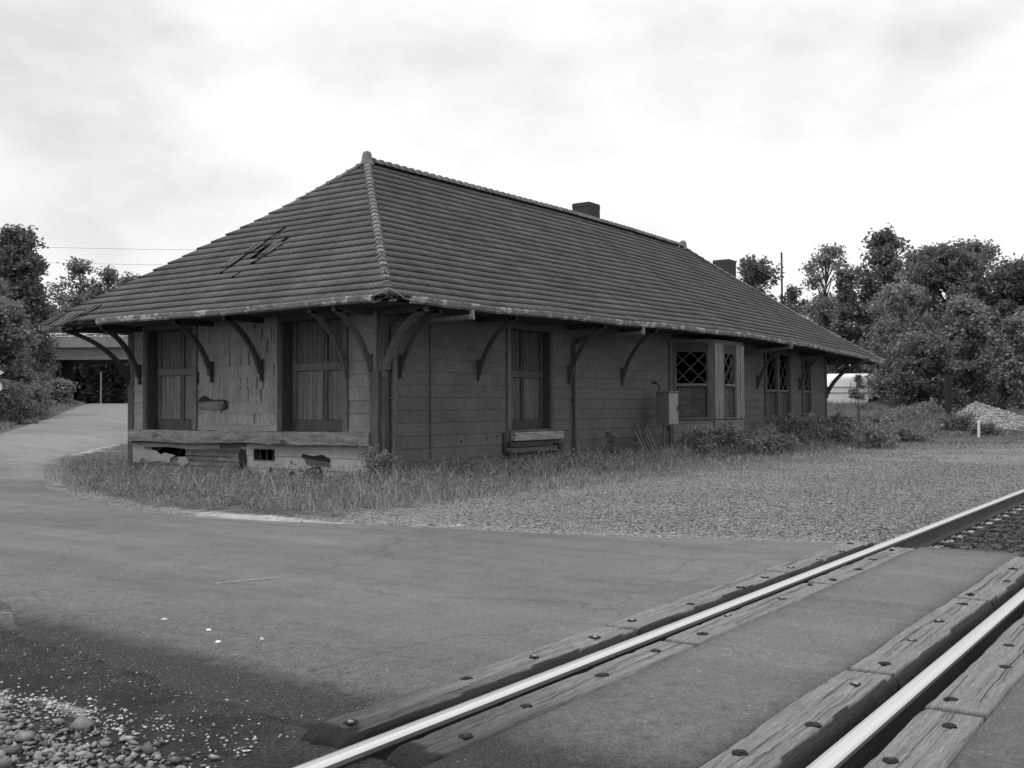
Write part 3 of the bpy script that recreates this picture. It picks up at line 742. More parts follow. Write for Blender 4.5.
# peeling bay posts and boards
wl, ln = facet(B_, C_)
m_ = MB()
for a, w_, t in ((0, .1, 1.1), (.115, .1, .8), (.23, .1, 1.2), (.35, .1, .9), (.47, .1, 1.0)): wbox(m_, wl, a, a+w_, .95, 3.0, .004, .03+.01*(t > 1), t)
for a, w_, t in ((1.46, .12, .9), (1.6, .12, .7), (1.74, .24, 1.3)): wbox(m_, wl, a, a+w_, .95, 3.0, .004, .03+.012*(t > 1), t)
m_.build('bay_post', M['trim_light'], bay)
wl, ln = facet(A_, B_)
m_ = MB(); wbox(m_, wl, 0, .1, .3, 3.0, .004, .03, 1.1); wbox(m_, wl, .11, .21, .9, 3.0, .004, .025, .8); wbox(m_, wl, 1.1, 1.28, .9, 3.0, .004, .03, .9)
m_.build('bay_post', M['trim'], bay)

# further side windows
for (o, n) in ((W2, 2), (W3, 1)):
    s0, s1, z0, z1 = o; cw = (s1-s0)/n
    for k in range(n):
        window_unit(sid, s0+k*cw+.08, s0+(k+1)*cw-.08, z0+.08, z1, ST, zt=1.80, broken=.3, board=True)
    m_ = MB()
    for q in range(n+1): wbox(m_, sid, s0+q*cw-.08, s0+q*cw+.08, z0, z1, -.08, .05, 1.0 if q == 1 else .7)
    wbox(m_, sid, s0-.1, s1+.1, z1, z1+.12, .003, .052, .7); m_.build('window_mullion', M['trim'], ST)

# interior rooms are dark: end partitions so no daylight leaks through
# ------------------------------------------------------------------ roof
XE0, XE1, YE0, YE1 = -1.1, L+3.7, -1.1, W+1.85
XR0, XR1, YR = 3.56, 19.9, W/2
ZE, RISE, NC = 3.14+ZB, 3.66, 23
def prof(t): return t-.11*t*(1-t)
def frame(face, t):
    """returns function s->(x,y) and range at fraction t up the slope"""
    if face == 'S': y = YE0+(YR-YE0)*t; return (lambda s: (s, y)), XE0+(XR0-XE0)*t, XE1+(XR1-XE1)*t
    if face == 'N': y = YE1+(YR-YE1)*t; return (lambda s: (s, y)), XE0+(XR0-XE0)*t, XE1+(XR1-XE1)*t
    if face == 'G': xx = XE0+(XR0-XE0)*t; return (lambda s: (xx, s)), YE0+(YR-YE0)*t, YE1+(YR-YE1)*t
    xx = XE1+(XR1-XE1)*t; return (lambda s: (xx, s)), YE0+(YR-YE0)*t, YE1+(YR-YE1)*t
def rz(x, t): return ZE+RISE*prof(t)+sag(x)*(1-.15*t)+.028*mnoise.noise(Vector((x*.35, t*2.2, 4)))*(1 if .03 < t < .99 else 0)
outn = {'S': (0, -1), 'N': (0, 1), 'G': (-1, 0), 'F': (1, 0)}
def tilesurf(face, step=.05, period=.15, missing=None):
    V, F, T = [], [], []; nx_, ny_ = outn[face]
    s_lo, s_hi = (XE0, XE1) if face in 'SN' else (YE0, YE1)
    cols = np.arange(s_lo, s_hi+step, step)
    ph = (np.arange(len(cols)) % int(round(period/step)))
    rip = np.where(ph == 0, .018, np.where(ph == 1, .004, 0))
    off = 0
    for k in range(NC):
        t0, t1 = k/NC, (k+1)/NC
        rows = []
        jit = random.uniform(-.004, .004)
        for (t, h, back_) in ((t0, -.006, .045), (t0, .028, -.012), (t1, .006, 0)):
            fn, a, b_ = frame(face, min(t, 1)); s = np.clip(cols, a, b_)
            row = []
            for sv, r_ in zip(s, rip):
                xx, yy = fn(float(sv)); wob = .006*mnoise.noise(Vector((xx*.9, yy*.9, k*1.3)))
                row.append((xx-nx_*back_, yy-ny_*back_, rz(xx, t)+h+(r_ if back_ else r_*.25)+wob+(jit if h > .02 else 0)))
            rows.append(row)
        n = len(cols)
        for r_ in rows: V += r_
        tn = np.repeat(RNG.uniform(.86, 1.1, n//4+1), 4)[:n]
        T += list(tn)*3
        fn, a0, b0 = frame(face, t0); fn, a1, b1 = frame(face, t1)
        for i in range(n-1):
            if cols[i+1] < a0 or cols[i] > b0: continue
            if missing and missing(k, (cols[i]+cols[i+1])/2): continue
            F.append((off+i, off+i+1, off+n+i+1, off+n+i)); F.append((off+n+i, off+n+i+1, off+2*n+i+1, off+2*n+i))
        off += 3*n
    return np.array(V), np.array(F), np.array(T)
def gmiss(k, s):
    # slipped tile gap running up the slope and the broken road-side corner
    if 6 <= k <= 12 and abs(s-(4.45-.06*(k-7))) < .06: return True
    if 9 <= k <= 11 and abs(s-4.08) < .045: return True
    if 7 <= k <= 10 and abs(s-(3.78-.05*(k-7))) < .055: return True
    if k in (8, 9) and abs(s-4.02) < .1: return True
    if k == 0 and s > 7.9: return True
    if k == 1 and s > 8.45: return True
    if k == 0 and 7.62 < s < 7.68: return True
    if k == 5 and abs(s-3.9) < .04: return True
    return False
Vs, Fs, Ts = [], [], []; o = 0
for fc in 'SNGF':
    a, b_, c = tilesurf(fc, missing=gmiss if fc == 'G' else ((lambda k, s: k < 2 and s < XE0+.8) if fc == 'N' else None))
    Vs.append(a); Fs.append(b_+o); Ts.append(c); o += len(a)
roof = npmesh('roof', np.concatenate(Vs), np.concatenate(Fs), M['tile'], ST, tone=np.concatenate(Ts))
tag(roof, 'dark ribbed clay tile hip roof')
# underlay (closed dark layer under the tiles)
m_ = MB()
for fc in 'SNGF':
    nseg = 24
    for k in range(nseg):
        for q in range(8):
            if q == 0 and ((fc == 'G' and k >= 21) or (fc == 'N' and k == 0)): continue
            quad = []
            for tt, ss in ((q/8, k/nseg), (q/8, (k+1)/nseg), ((q+1)/8, (k+1)/nseg), ((q+1)/8, k/nseg)):
                fn, a, b_ = frame(fc, tt); xx, yy = fn(a+(b_-a)*ss); quad.append((xx*.998+.01, yy*.996+.01, rz(xx, tt)-.05))
            m_.add(quad, [(0, 1, 2, 3)])
m_.build('roof_underlay', M['underlay'], roof)
# flat soffit boards
m_ = MB()
NS = 26
for ring in range(1):
    for k in range(NS):
        xa, xb = XE0+.06+(XE1-XE0-.12)*k/NS, XE0+.06+(XE1-XE0-.12)*(k+1)/NS
        za, zb = 3.06+ZB+sag(xa), 3.06+ZB+sag(xb)
        m_.add([(xa, YE0+.06, za), (xb, YE0+.06, zb), (xb, W+.85, zb), (xa, W+.85, za)], [(0, 1, 2, 3)])
m_.build('soffit', M['soffit'], ST)

# gutters / fascia
def fascia(p, q, n, sgn, name_label, h=.125, gaps=()):
    """p,q plan points of the eave edge, outward normal n"""
    m_ = MB(); p, q = Vector(p), Vector(q); Ln = (q-p).length; N = Vector((n[0], n[1], 0)); ns = int(Ln/.4)
    prev = None; D = (q-p).normalized()
    for k in range(ns):
        a, b_ = k/ns, (k+1)/ns
        if any(g0 <= (a+b_)/2*Ln <= g1 for g0, g1 in gaps): continue
        A, B = p+(q-p)*a, p+(q-p)*b_
        pr = [(-.02, .055), (.05, .055), (.062, .03), (.055, -.03), (.02, -.055), (-.02, -.055)]
        vs = []
        for PT in (A, B):
            zc = 3.10+ZB+sag(PT.x)-.012*math.sin(PT.x*1.3+PT.y)+.008*mnoise.noise(Vector((PT.x*2, PT.y*2, 0)))
            vs += [(PT.x+N.x*(dd-.02), PT.y+N.y*(dd-.02), zc+zz*h/.11) for dd, zz in pr]
        m_.add(vs, [(i, (i+1) % 6, 6+(i+1) % 6, 6+i) for i in range(6)]+[(0,1,2,3,4,5), (11,10,9,8,7,6)])
    return tag(m_.build('gutter', M['fascia'], ST), name_label)
fascia((-.55, YE0), (XE1-.25, YE0), (0, -1), 1, 'long gutter on the track side with flaking pale paint')
fascia((XE0, -.75), (XE0, 6.9), (-1, 0), 1, 'flaking gutter above the freight doors')
fascia((-1, YE1), (XE1, YE1), (0, 1), 1, 'rear gutter'); fascia((XE1, YE0+.3), (XE1, YE1), (1, 0), 1, 'far end gutter')
# broken corner: splintered rafter ends and a hanging flashing strip
m_ = MB()
for k in range(9):
    a = Vector((XE0+random.uniform(-.02, .35), YE0+random.uniform(-.02, .35), 3.05+ZB+random.uniform(0, .09)))
    m_.bar(a, a+Vector((random.uniform(-.12, .12), random.uniform(-.12, .12), random.uniform(-.07, .07))), .05, .03, random.uniform(.5, 1.6)); m_.build('splintered_fascia', M['board'], ST); m_ = MB()
m_ = MB()
m_.tube([(XE0-.02, YE0+.02, 3.25+ZB), (XE0+.12, YE0-.05, 3.19+ZB), (-.8, YE0-.08, 3.10+ZB), (-.62, YE0-.09, 3.08+ZB), (-.45, YE0-.08, 3.12+ZB)], .012, 6)
m_.tube([(XE0-.06, YE0+.35, 3.13+ZB), (XE0-.06, YE0+.15, 3.17+ZB), (XE0-.02, YE0, 3.25+ZB)], .012, 6)
m_.build('loose_flashing', M['metal_light'], ST)
m_ = MB()
for k in range(12):
    a = Vector((XE0+random.uniform(.0, .3), YE1-random.uniform(.55, 1.5), 3.06+ZB+random.uniform(-.05, .05)))
    m_.bar(a, a+Vector((random.uniform(-.1, .1), random.uniform(-.2, .25), random.uniform(-.16, .04))), .05, .035, random.uniform(.3, .8)); m_.build('splintered_fascia', M['board'], ST); m_ = MB()
# slipped tiles at the road-side corner and around the gap
def loose_tile(y, t, dy, drop, length, tone=1.0, lift=.05):
    """a ribbed tile lying askew on the gable slope"""
    x_a = XE0+(XR0-XE0)*t; x_b = XE0+(XR0-XE0)*(t+length/6.0)
    za = rz(x_a, t)+lift-drop; zb = rz(x_b, t+length/6.0)+lift
    m_ = MB(); A = Vector((x_a-drop*.6, y+dy, za)); B = Vector((x_b, y, zb)); d = (B-A).normalized(); sd = Vector((0, 1, 0)); up = d.cross(sd).normalized()
    for o_, hh in ((-.08, .018), (0, .0), (.08, .018)):
        m_.obox((A+B)/2+sd*o_+up*hh, d*((B-A).length/2), sd*.042, up*.012, tone)
    return m_.build('slipped_tile', M['tile'], roof)
for (y_, t_, dy, dr, ln, tn, lf) in ((8.6, .01, .22, .08, .34, .7, .03), (8.1, -.01, .26, .06, .38, 1.0, .03), (7.9, -.015, .2, .05, .34, .75, .03),
                                     (8.7, .06, .2, .02, .3, .7, .04), (7.55, .04, .14, .0, .36, .8, .04),
                                     (4.28, .39, .08, 0, .35, .9, .045), (3.62, .36, .10, 0, .4, 1.0, .045), (4.5, .30, .08, 0, .3, 1, .04)):
    loose_tile(y_, t_, dy, dr, ln, tn, lf)

# hip and ridge caps: overlapping barrel tiles
def cap_run(p, q, n, r0, parent, nm, label=None, zf=None):
    m_ = MB()
    for k in range(n):
        a, b_ = k/n, (k+1.12)/n
        A, B = zf(a), zf(min(b_, 1.01)); A, B = Vector(A), Vector(B)
        d = (B-A).normalized(); sd = d.cross(Vector((0, 0, 1))).normalized(); up = sd.cross(d)
        vs = []; m = 7; t = random.uniform(.8, 1.25)
        for P_, r_ in ((A, r0*1.22), (A+(B-A)*.2, r0*1.2), (A+(B-A)*.24, r0*1.02), (B, r0*.92)):
            for j in range(m):
                th = math.pi*(j/(m-1)); vs.append(P_+sd*(math.cos(th)*r_)+up*(math.sin(th)*r_*.9-.02))
        fs = [(i*m+j, i*m+j+1, (i+1)*m+j+1, (i+1)*m+j) for i in range(3) for j in range(m-1)]+[tuple(reversed(range(m)))]
        m_.add(vs, fs, t)
    o = m_.build(nm, M['captile'], parent)
    if label: tag(o, label)
def hipf(x0, y0, x1, y1):
    return lambda t: (x0+(x1-x0)*t, y0+(y1-y0)*t, rz(x0+(x1-x0)*t, t)+.03)
cap_run(None, None, 34, .085, roof, 'hip_cap', 'pale knobbly row of cap tiles down the near corner', hipf(XE0+.12, YE0+.12, XR0, YR))
cap_run(None, None, 30, .085, roof, 'hip_cap', None, hipf(XE0+.35, YE1-.35, XR0, YR))
cap_run(None, None, 34, .08, roof, 'hip_cap', None, hipf(XE1-.05, YE0+.05, XR1, YR))
cap_run(None, None, 34, .08, roof, 'hip_cap', None, hipf(XE1-.05, YE1-.05, XR1, YR))
cap_run(None, None, 60, .125, roof, 'ridge_cap', None, lambda t: (XR0+.15+(XR1-XR0-.3)*t, YR, rz(XR0+(XR1-XR0)*t, 1)+.04))
for X_ in (XR0, XR1):
    z = rz(X_, 1); m_ = MB()
    m_.tube([(X_, YR, z-.05), (X_, YR, z+.06), (X_, YR, z+.13), (X_, YR, z+.20), (X_, YR, z+.25), (X_, YR, z+.27)], [.17, .13, .115, .105, .08, .03], 14)
    m_.build('finial', M['captile'], roof, True)
# chimneys
for (cx_, cy_, hx, hy, zb_, zt_) in ((14.07, YR+.5, .33, .30, 6.2, 7.60), (25.7, YR+.95, .37, .34, 4.2, 7.18)):
    m_ = MB(); m_.box((cx_-hx, cy_-hy, zb_), (cx_+hx, cy_+hy, zt_-.14+ZB)); m_.box((cx_-hx-.008, cy_-hy-.008, zt_-.14+ZB), (cx_+hx+.008, cy_+hy+.008, zt_-.04+ZB)); m_.box((cx_-hx, cy_-hy, zt_-.04+ZB), (cx_+hx, cy_+hy, zt_+ZB))
    m_.build('chimney', M['brick'], roof)

# brackets
def bracket(wl, s, tone=1.0, reach=.98, zb=1.95, dirv=None, base=None, soff=3.06, w=.085):
    P = (lambda d, z: wl.P(s, z, d)) if dirv is None else (lambda d, z: Vector((base[0], base[1], ZB+z))+Vector((dirv[0], dirv[1], 0))*d)
    N = wl.N if dirv is None else Vector((dirv[0], dirv[1], 0))
    x_here = P(0, 0).x; zt = soff+sag(max(0, min(L, x_here)))-.005
    sd = N.cross(Vector((0, 0, 1))).normalized()
    m_ = MB()
    # wall post with a shaped drop
    m_.obox(P(.035, zb+.16), N*.028, sd*(w*.4), Vector((0, 0, .14)), tone*.9)
    m_.obox(P(.04, zb-.05), N*.034, sd*(w*.34), Vector((0, 0, .07)), tone*.9)
    m_.obox(P(.065, zb+.05), N*.06, sd*(w*.55), Vector((0, 0, .03)), tone)
    # arm under the soffit
    m_.obox(P(reach/2, zt-.05), N*(reach/2), sd*(w/2), Vector((0, 0, .05)), tone*.8)
    # curved brace: quarter ellipse
    prev = None; hgt_ = zt-.06-(zb+.06); vs = []; n = 12
    for k in range(n+1):
        th = math.pi/2*k/n; r1, r2 = reach-.05, reach-.17
        d1, z1 = .07+(.5*(1-math.cos(th))+.5*k/n)*(reach-.12), zb+.08+(.6*math.sin(th)+.4*k/n)*(hgt_-.03)
        nd, nz = math.cos(th), -math.sin(th)*.9      # outward-lower normal
        for e_ in (0, 1):
            dd, zz = d1+nd*.0-(0 if e_ == 0 else 1)*(-.05*nd), z1+(0 if e_ == 0 else 1)*(.05*nz)
            for sg in (-1, 1): vs.append(P(dd-.05*nd*(e_ == 0), zz-.05*nz*(e_ == 0))+sd*(sg*w/2))
    fs = []
    for k in range(n):
        a = 4*k; b_ = 4*(k+1)
        fs += [(a, a+1, b_+1, b_), (a+2, b_+2, b_+3, a+3), (a, b_, b_+2, a+2), (a+1, a+3, b_+3, b_+1)]
    m_.add(vs, fs, tone)
    m_.build('bracket', M['bracketpaint'], ST)
for s_, t in ((.285, 2.0), (.87, 2.0), (3.13, 1.0), (4.60, 1.0), (6.95, .9)): bracket(gab, s_, t, w=.07)
for s_ in (.41, 2.77, 6.2, 8.67, 17.4, 21.2): bracket(sid, s_, 1.35, w=.05)
for s_ in (1, 5, 9, 13, 17, 21): bracket(back, s_)
for s_ in (.4, 3, 5, 7): bracket(far, s_, 1, 1.6)
q = .7071
bracket(None, 0, 1.9, reach=1.0, dirv=(0, -1), base=(-.02, 0), w=.11)
bracket(None, 0, .5, reach=1.4, dirv=(-q, q), base=(0, W), w=.14)
bracket(None, 0, .9, reach=1.7, dirv=(q, -q), base=(L, 0), w=.14, zb=1.7)
bracket(None, 0, .9, reach=1.6, dirv=(q, q), base=(L, W), w=.14)
# corner post and downspouts
m_ = MB(); m_.box((-.10, .06, -.02), (-.037, .18, 2.0)); m_.box((-.085, .19, -.02), (-.037, .27, 2.0)); m_.build('corner_post', M['trim'], ST)
def downspout(x, eave_x, label):
    m_ = MB(); m_.tube([(x, -.09, .02), (x, -.09, 2.78)], .05, 10)
    for z in (.35, 1.5): m_.box((x-.07, -.13, z), (x+.07, -.015, z+.03))
    o = tag(m_.build('downspout', M['metal_pipe'], ST), label)
    m_ = MB(); zz = sag(x)
    m_.tube([(x, -.09, 2.72), (x+.02, -.14, 2.84), (x+(eave_x-x)*.12, -.3, 2.88+zz*.5), (eave_x, -1.06, 2.93+ZB+zz)], .055, 10)
    m_.build('pipe_arm', M['metal_pipe'] if x < 1 else M['bracketpaint'], o)
    m_ = MB(); m_.tube([(eave_x-.01, -1.04, 2.93+ZB+zz), (eave_x+.02, -1.13, 2.94+ZB+zz)], [.06, .062], 10); m_.tube([(eave_x+.01, -1.1, 2.94+ZB+zz), (eave_x+.01, -1.1, 3.06+ZB+zz)], .045, 8)
    m_.build('pipe_elbow', M['metal_light'], o)
downspout(.16, 1.14, 'dark downspout beside the near corner')
downspout(6.38, 7.75, 'dark downspout between the door and the bay')
downspout(15.75, 17.5, 'downspout just beyond the bay window')
m_ = MB(); m_.tube([(1.27, -.04, 3.0), (1.27, -.04, .35), (1.3, -.08, .1), (1.42, -.2, -.02)], .014, 6); m_.build('conduit', M['metal_pipe'], ST)
m_ = MB()
m_ = ('nail_hole', M['dark'], wside)
for a, z in ((3.05, .66), (2.2, .62), (3.4, .7), (1.75, .1)): plate(m_, sid, [(a, z), (a+.05, z), (a+.05, z+.03), (a, z+.03)], .015, .004)

# ------------------------------------------------------------------ things by the wall
def world(lx, ly, z=None):
    X, Y = X0+lx, Y0+ly; return (X, Y, float(hgt(X, Y)) if z is None else z)
cab = empty('electrical_cabinet', world(9.85, -.62), 'grey metal electrical cabinet on a post in front of the bay window', 'cabinet')
m_ = MB(); m_.box((-.22, -.17, .86), (.32, .16, 1.68)); m_.build('cabinet_box', M['cabinet'], cab)
m_ = MB(); m_.box((-.20, -.195, .89), (.30, -.172, 1.65)); dr = m_.build('cabinet_door', simple('cabinet_door_skylit', .16, .2, 4, (4, 4, .6), rough=.5, bmp=.05), cab)  # front paler than the box: light from the open sky painted in
m_ = MB(); m_.box((.22, -.215, 1.22), (.25, -.196, 1.34)); m_.build('handle', M['iron'], dr)
m_ = MB(); m_.box((-.24, -.20, 1.68), (.34, .18, 1.71)); m_.build('cabinet_lid', M['cabinet'], cab)
m_ = MB(); m_.tube([(-.12, 0, -.1), (-.12, 0, .88)], .03, 8); m_.build('post', M['metal_pipe'], cab); m_ = MB(); m_.tube([(.2, .05, -.1), (.2, .05, .88)], .03, 8); m_.build('post', M['metal_pipe'], cab); m_ = MB(); m_.tube([(-.16, .1, 1.7), (-.16, .1, 1.86), (-.1, .2, 1.93), (-.05, .35, 1.93)], .04, 8)
m_.build('weatherhead', M['metal_pipe'], cab)
pal = empty('wooden_pallet', world(8.75, -.85), 'broken dark wooden pallet leaning against the wall in the grass', 'pallet')
pal.rotation_euler = (rad(-24), 0, rad(8))
for k in range(5):
    m_ = MB(); hh = .82+.12*math.sin(k*2.1); m_.box((-.5+k*.23, -.02, 0), (-.5+k*.23+.13, .01, hh), random.uniform(.5, 1.1)); m_.build('slat', M['board'], pal)
for z in (.2, .6):
    m_ = MB(); m_.box((-.52, .012, z), (.6, .09, z+.07), .5); m_.build('stringer', M['board'], pal)

# ------------------------------------------------------------------ vegetation helpers
def quads(C, S, tone, aspect=.6, up=0.0):
    n = len(C); A = RNG.normal(size=(n, 3)); A[:, 2] *= .6; A /= np.linalg.norm(A, axis=1)[:, None]
    B = RNG.normal(size=(n, 3)); N = np.cross(A, B); N[:, 2] += up*np.sign(N[:, 2]+1e-9); 
    B = np.cross(N, A); B /= np.linalg.norm(B, axis=1)[:, None]
    S = S[:, None]; V = np.stack([C-A*S, C+B*S*aspect, C+A*S, C-B*S*aspect], 1).reshape(-1, 3)
    F = np.arange(n*4).reshape(n, 4); return V, F, np.repeat(tone, 4)

def tree(name, x, y, height, width, label, group='trees', leaf='leaf', n=3500, leafsize=.22, clumps=38, airy=.0, lowest=.12, seed=0, trunk_r=None, shape='egg', cr=.17, lean=0):
    global RNG
    save = RNG; RNG = np.random.default_rng(seed+100); random.seed(seed+5)
    z0 = float(hgt(x, y)); e = empty(name, (x, y, z0), label, 'tree' if 'tree' in name or name == 'sapling' else 'shrub', group)
    R = width/2; tr = trunk_r or height*.018
    clumps = int(clumps*1.5) if height > 4 else clumps; cr = cr*.86 if height > 4 else cr
    cs = []
    for k in range(clumps*3):
        if len(cs) >= clumps: break
        f = lowest+(1-lowest)*RNG.random()
        if shape == 'round': rr = R*math.sqrt(max(.02, 1-((f-.52)/.52)**2))
        elif shape == 'egg': rr = R*math.sqrt(max(.02, 1-((f-.38)/.64)**2))
        elif shape == 'cone': rr = R*(1.05-f)**.8
        elif shape == 'column': rr = R*(.85 if f < .85 else .4)
        else: rr = R*(1-.5*abs(f-.35)/.65)
        a = RNG.random()*6.283; r_ = rr*math.sqrt(RNG.random())*.95
        rc = width*cr*RNG.uniform(.6, 1.35)
        cs.append((math.cos(a)*r_, math.sin(a)*r_, min(f*height, height-rc*.55), rc))
    m_ = MB(); top = height*.82
    pts = [(lean*t_*height+.03*height*math.sin(t_*3+seed)*t_, .02*height*math.cos(t_*4+seed)*t_, t_*top-.1*(t_ == 0)) for t_ in np.linspace(0, 1, 7)]
    m_.tube(pts, [tr*(1.25-1.05*t_) for t_ in np.linspace(0, 1, 7)], 7)
    m_.build('trunk', M['bark'], e)
    m_ = MB()
    for (cx_, cy_, cz_, rc) in cs:
        zs_ = max(.08*height, cz_-math.hypot(cx_, cy_)*.75-.05*height); t_ = min(zs_/top, .95)
        i = int(t_*6); fr_ = t_*6-i; P0 = Vector(pts[i]).lerp(Vector(pts[min(i+1, 6)]), fr_); P1 = Vector((cx_, cy_, cz_)); mid = (P0+P1)/2+Vector((0, 0, .04*height))
        m_.tube([P0, mid, P1], [tr*.32, tr*.2, tr*.07], 4, cap=False)
    m_.build('limb', M['bark'], e)
    n = int(n*1.9); leafsize *= .72
    C = np.array(cs); wts = C[:, 3]**2; wts /= wts.sum()
    pick = RNG.choice(len(cs), n, p=wts); d = RNG.normal(size=(n, 3)); d /= np.linalg.norm(d, axis=1)[:, None]
    rad_ = C[pick, 3]*(RNG.random(n)**(.45+airy))*RNG.uniform(.8, 1.4, n); d[:, 2] *= .75
    P_ = C[pick, :3]+d*rad_[:, None]
    # twig-scale clustering: snap leaves towards secondary centres
    ns_ = max(20, n//16); sec = P_[RNG.integers(0, n, ns_)]; P_ = P_*.0+sec[RNG.integers(0, ns_, n)]+RNG.normal(size=(n, 3))*leafsize*(1.15+airy)
    ct = RNG.uniform(.75, 1.3, len(cs))
    tone = RNG.uniform(.6, 1.45, n)*ct[pick]
    V, F, T = quads(P_, leafsize*RNG.uniform(.55, 1.2, n), tone)
    npmesh('crown', V, F, M[leaf], e, tone=T)
    RNG = save
    return e

def px(u, d): return at(u, d)
def T(u, d, vtop, wpx, label, **k):
    x, y = at(u, d); z0 = float(hgt(x, y)); hor = 408-(u-512)*.00518
    ztop = CAMZ+(hor-vtop)*d/FPX
    name = k.pop('name', 'deciduous_tree')
    return tree(name, x, y, ztop-z0, wpx*d/FPX, label, **k)
# right-hand trees
T(757, 82, 260, 62, 'dark round tree rising behind the far slope of the roof', seed=1, group='trees beyond the station', leaf='leaf_dark', n=5000)
T(796, 92, 288, 44, 'low dark tree right of the utility pole above the roof edge', seed=2, group='trees beyond the station', leaf='leaf_dark', n=3500)
T(830, 84, 246, 62, 'loose airy birch-like tree with pale thin foliage left of the tallest tree', name='birch_tree', seed=3, leaf='leaf_light', n=4200, airy=.5, lowest=.3, clumps=34, cr=.13, leafsize=.19, group='trees beyond the station')
T(846, 78, 272, 44, 'narrow dark tree standing in front of the airy birch', seed=4, leaf='leaf_dark', n=4500, shape='cone', group='trees beyond the station')
T(890, 86, 231, 68, 'tallest dark tree with an uneven top, right of the birch', seed=5, leaf='leaf_dark', n=7500, lowest=.2, clumps=44, cr=.15, leafsize=.24, group='trees beyond the station')
T(946, 68, 250, 100, 'broad mid-grey tree at the centre of the right-hand trees', seed=6, leaf='leaf_dark', n=14000, clumps=60, cr=.15, leafsize=.2, lowest=.06, group='trees beyond the station')
T(902, 62, 288, 78, 'pale leafy tree right of the roof tip', seed=7, leaf='leaf_light', n=9000, clumps=40, leafsize=.17, lowest=.05, group='trees beyond the station')
T(986, 84, 240, 84, 'open-crowned tree showing sky gaps at the upper right', seed=8, leaf='leaf', n=6500, airy=.35, lowest=.3, clumps=40, cr=.13, group='trees beyond the station')
T(972, 60, 300, 66, 'pale bushy tree behind the gravel pile', seed=9, leaf='leaf_light', n=8000, leafsize=.17, lowest=.03, group='trees beyond the station')
T(1022, 66, 262, 84, 'dark tree cut by the right edge of the photo', seed=10, leaf='leaf_dark', n=8000, lowest=.05, group='trees beyond the station')
T(1016, 56, 322, 50, 'mid-grey leafy small tree low at the right edge', seed=12, leaf='leaf', n=6500, lowest=.03, leafsize=.17, group='trees beyond the station')
T(925, 57, 338, 70, 'dark low tree behind the leaning post', seed=13, leaf='leaf_dark', n=7500, lowest=.03, leafsize=.17, group='trees beyond the station')
T(903, 60, 352, 34, 'dark bushy tree beside the white van', seed=14, leaf='leaf_dark', n=4500, lowest=.03, leafsize=.16, group='trees beyond the station')
T(872, 78, 305, 46, 'mid-grey tree between the roof tip and the tallest tree', seed=15, leaf='leaf', n=5500, lowest=.05, group='trees beyond the station')
T(925, 80, 250, 70, 'mid-grey tree filling the gap beside the tallest tree', seed=17, leaf='leaf', n=7000, lowest=.05, group='trees beyond the station')
T(1075, 62, 250, 90, 'tall tree just outside the right edge', seed=16, leaf='leaf', n=6000, lowest=.05, group='trees beyond the station')
# left-hand trees
T(16, 74, 231, 96, 'large dense tree with a rounded top at the upper left', seed=21, leaf='leaf_dark', n=24000, shape='cone', clumps=110, cr=.14, lowest=.05, leafsize=.2, group='trees by the road')
T(-2, 46, 298, 88, 'leaning leafy tree at the left edge in front of the bridge', seed=22, leaf='leaf', n=14000, clumps=60, cr=.13, lowest=.1, leafsize=.13, group='trees by the road')
T(-30, 60, 262, 90, 'dark tree at the far left edge', seed=23, leaf='leaf_dark', n=6000, lowest=.05, group='trees by the road')
T(78, 132, 262, 50, 'distant loose-topped tree above the bridge', seed=24, leaf='leaf', n=3600, airy=.2, leafsize=.32, lowest=.2, group='trees behind the bridge')
T(104, 128, 270, 44, 'distant round tree above the bridge near the roof', seed=25, leaf='leaf_dark', n=3600, leafsize=.3, lowest=.1, group='trees behind the bridge')
T(62, 122, 288, 60, 'distant mid-grey tree filling above the bridge railing', seed=26, leaf='leaf', n=4500, leafsize=.3, lowest=.05, group='trees behind the bridge')
T(130, 136, 276, 50, 'distant tree half hidden behind the roof corner', seed=27, leaf='leaf', n=3000, leafsize=.32, group='trees behind the bridge')
# far woods
def woods(name, spots, label, leaf, ls):
    Cs, Ss, Ts_ = [], [], []
    for (u, d, vt, w_, n) in spots:
        x, y = at(u, d); z0 = float(hgt(x, y)); hor = 408-(u-512)*.00518; zt = CAMZ+(hor-vt)*d/FPX; R = w_*d/FPX/2
        k = max(6, n//160); c = np.c_[RNG.uniform(-R, R, k), RNG.uniform(-R*.6, R*.6, k), RNG.uniform(0, 1, k)**.8*(zt-z0)*.95]
        pk = RNG.integers(0, k, n); dd = RNG.normal(size=(n, 3))*R*.22
        P_ = c[pk]+dd; P_[:, 2] = np.clip(P_[:, 2], .05, zt-z0)+z0; P_[:, 0] += x; P_[:, 1] += y
        Cs.append(P_); Ss.append(ls*RNG.uniform(.6, 1.2, n)); Ts_.append(RNG.uniform(.5, 1.3, n)*RNG.uniform(.7, 1.3, k)[pk])
    V, F, T_ = quads(np.concatenate(Cs), np.concatenate(Ss), np.concatenate(Ts_))
    tag(npmesh(name, V, F, M[leaf], tone=T_), label, None, None, 'stuff')
woods('underbrush', [(60, 112, 366, 40, 3000), (90, 116, 345, 50, 6000), (70, 114, 348, 40, 6000), (108, 112, 350, 40, 5000), (120, 118, 350, 40, 4000), (145, 120, 345, 50, 3000), (30, 110, 345, 60, 4000), (160, 130, 330, 60, 3000), (-20, 90, 330, 80, 4000)], 'dark thicket closing the view under the bridge', 'leaf_dark', .3)
woods('far_wood', [(u, 110, 300-(u % 5)*3, 70, 3500) for u in (700, 760, 820, 880, 940, 1000, 1060)]+[(u, 74, 345, 60, 3000) for u in (905, 950, 1000, 1050)], 'mass of far trees behind the right-hand trees', 'leaf_dark', .3)

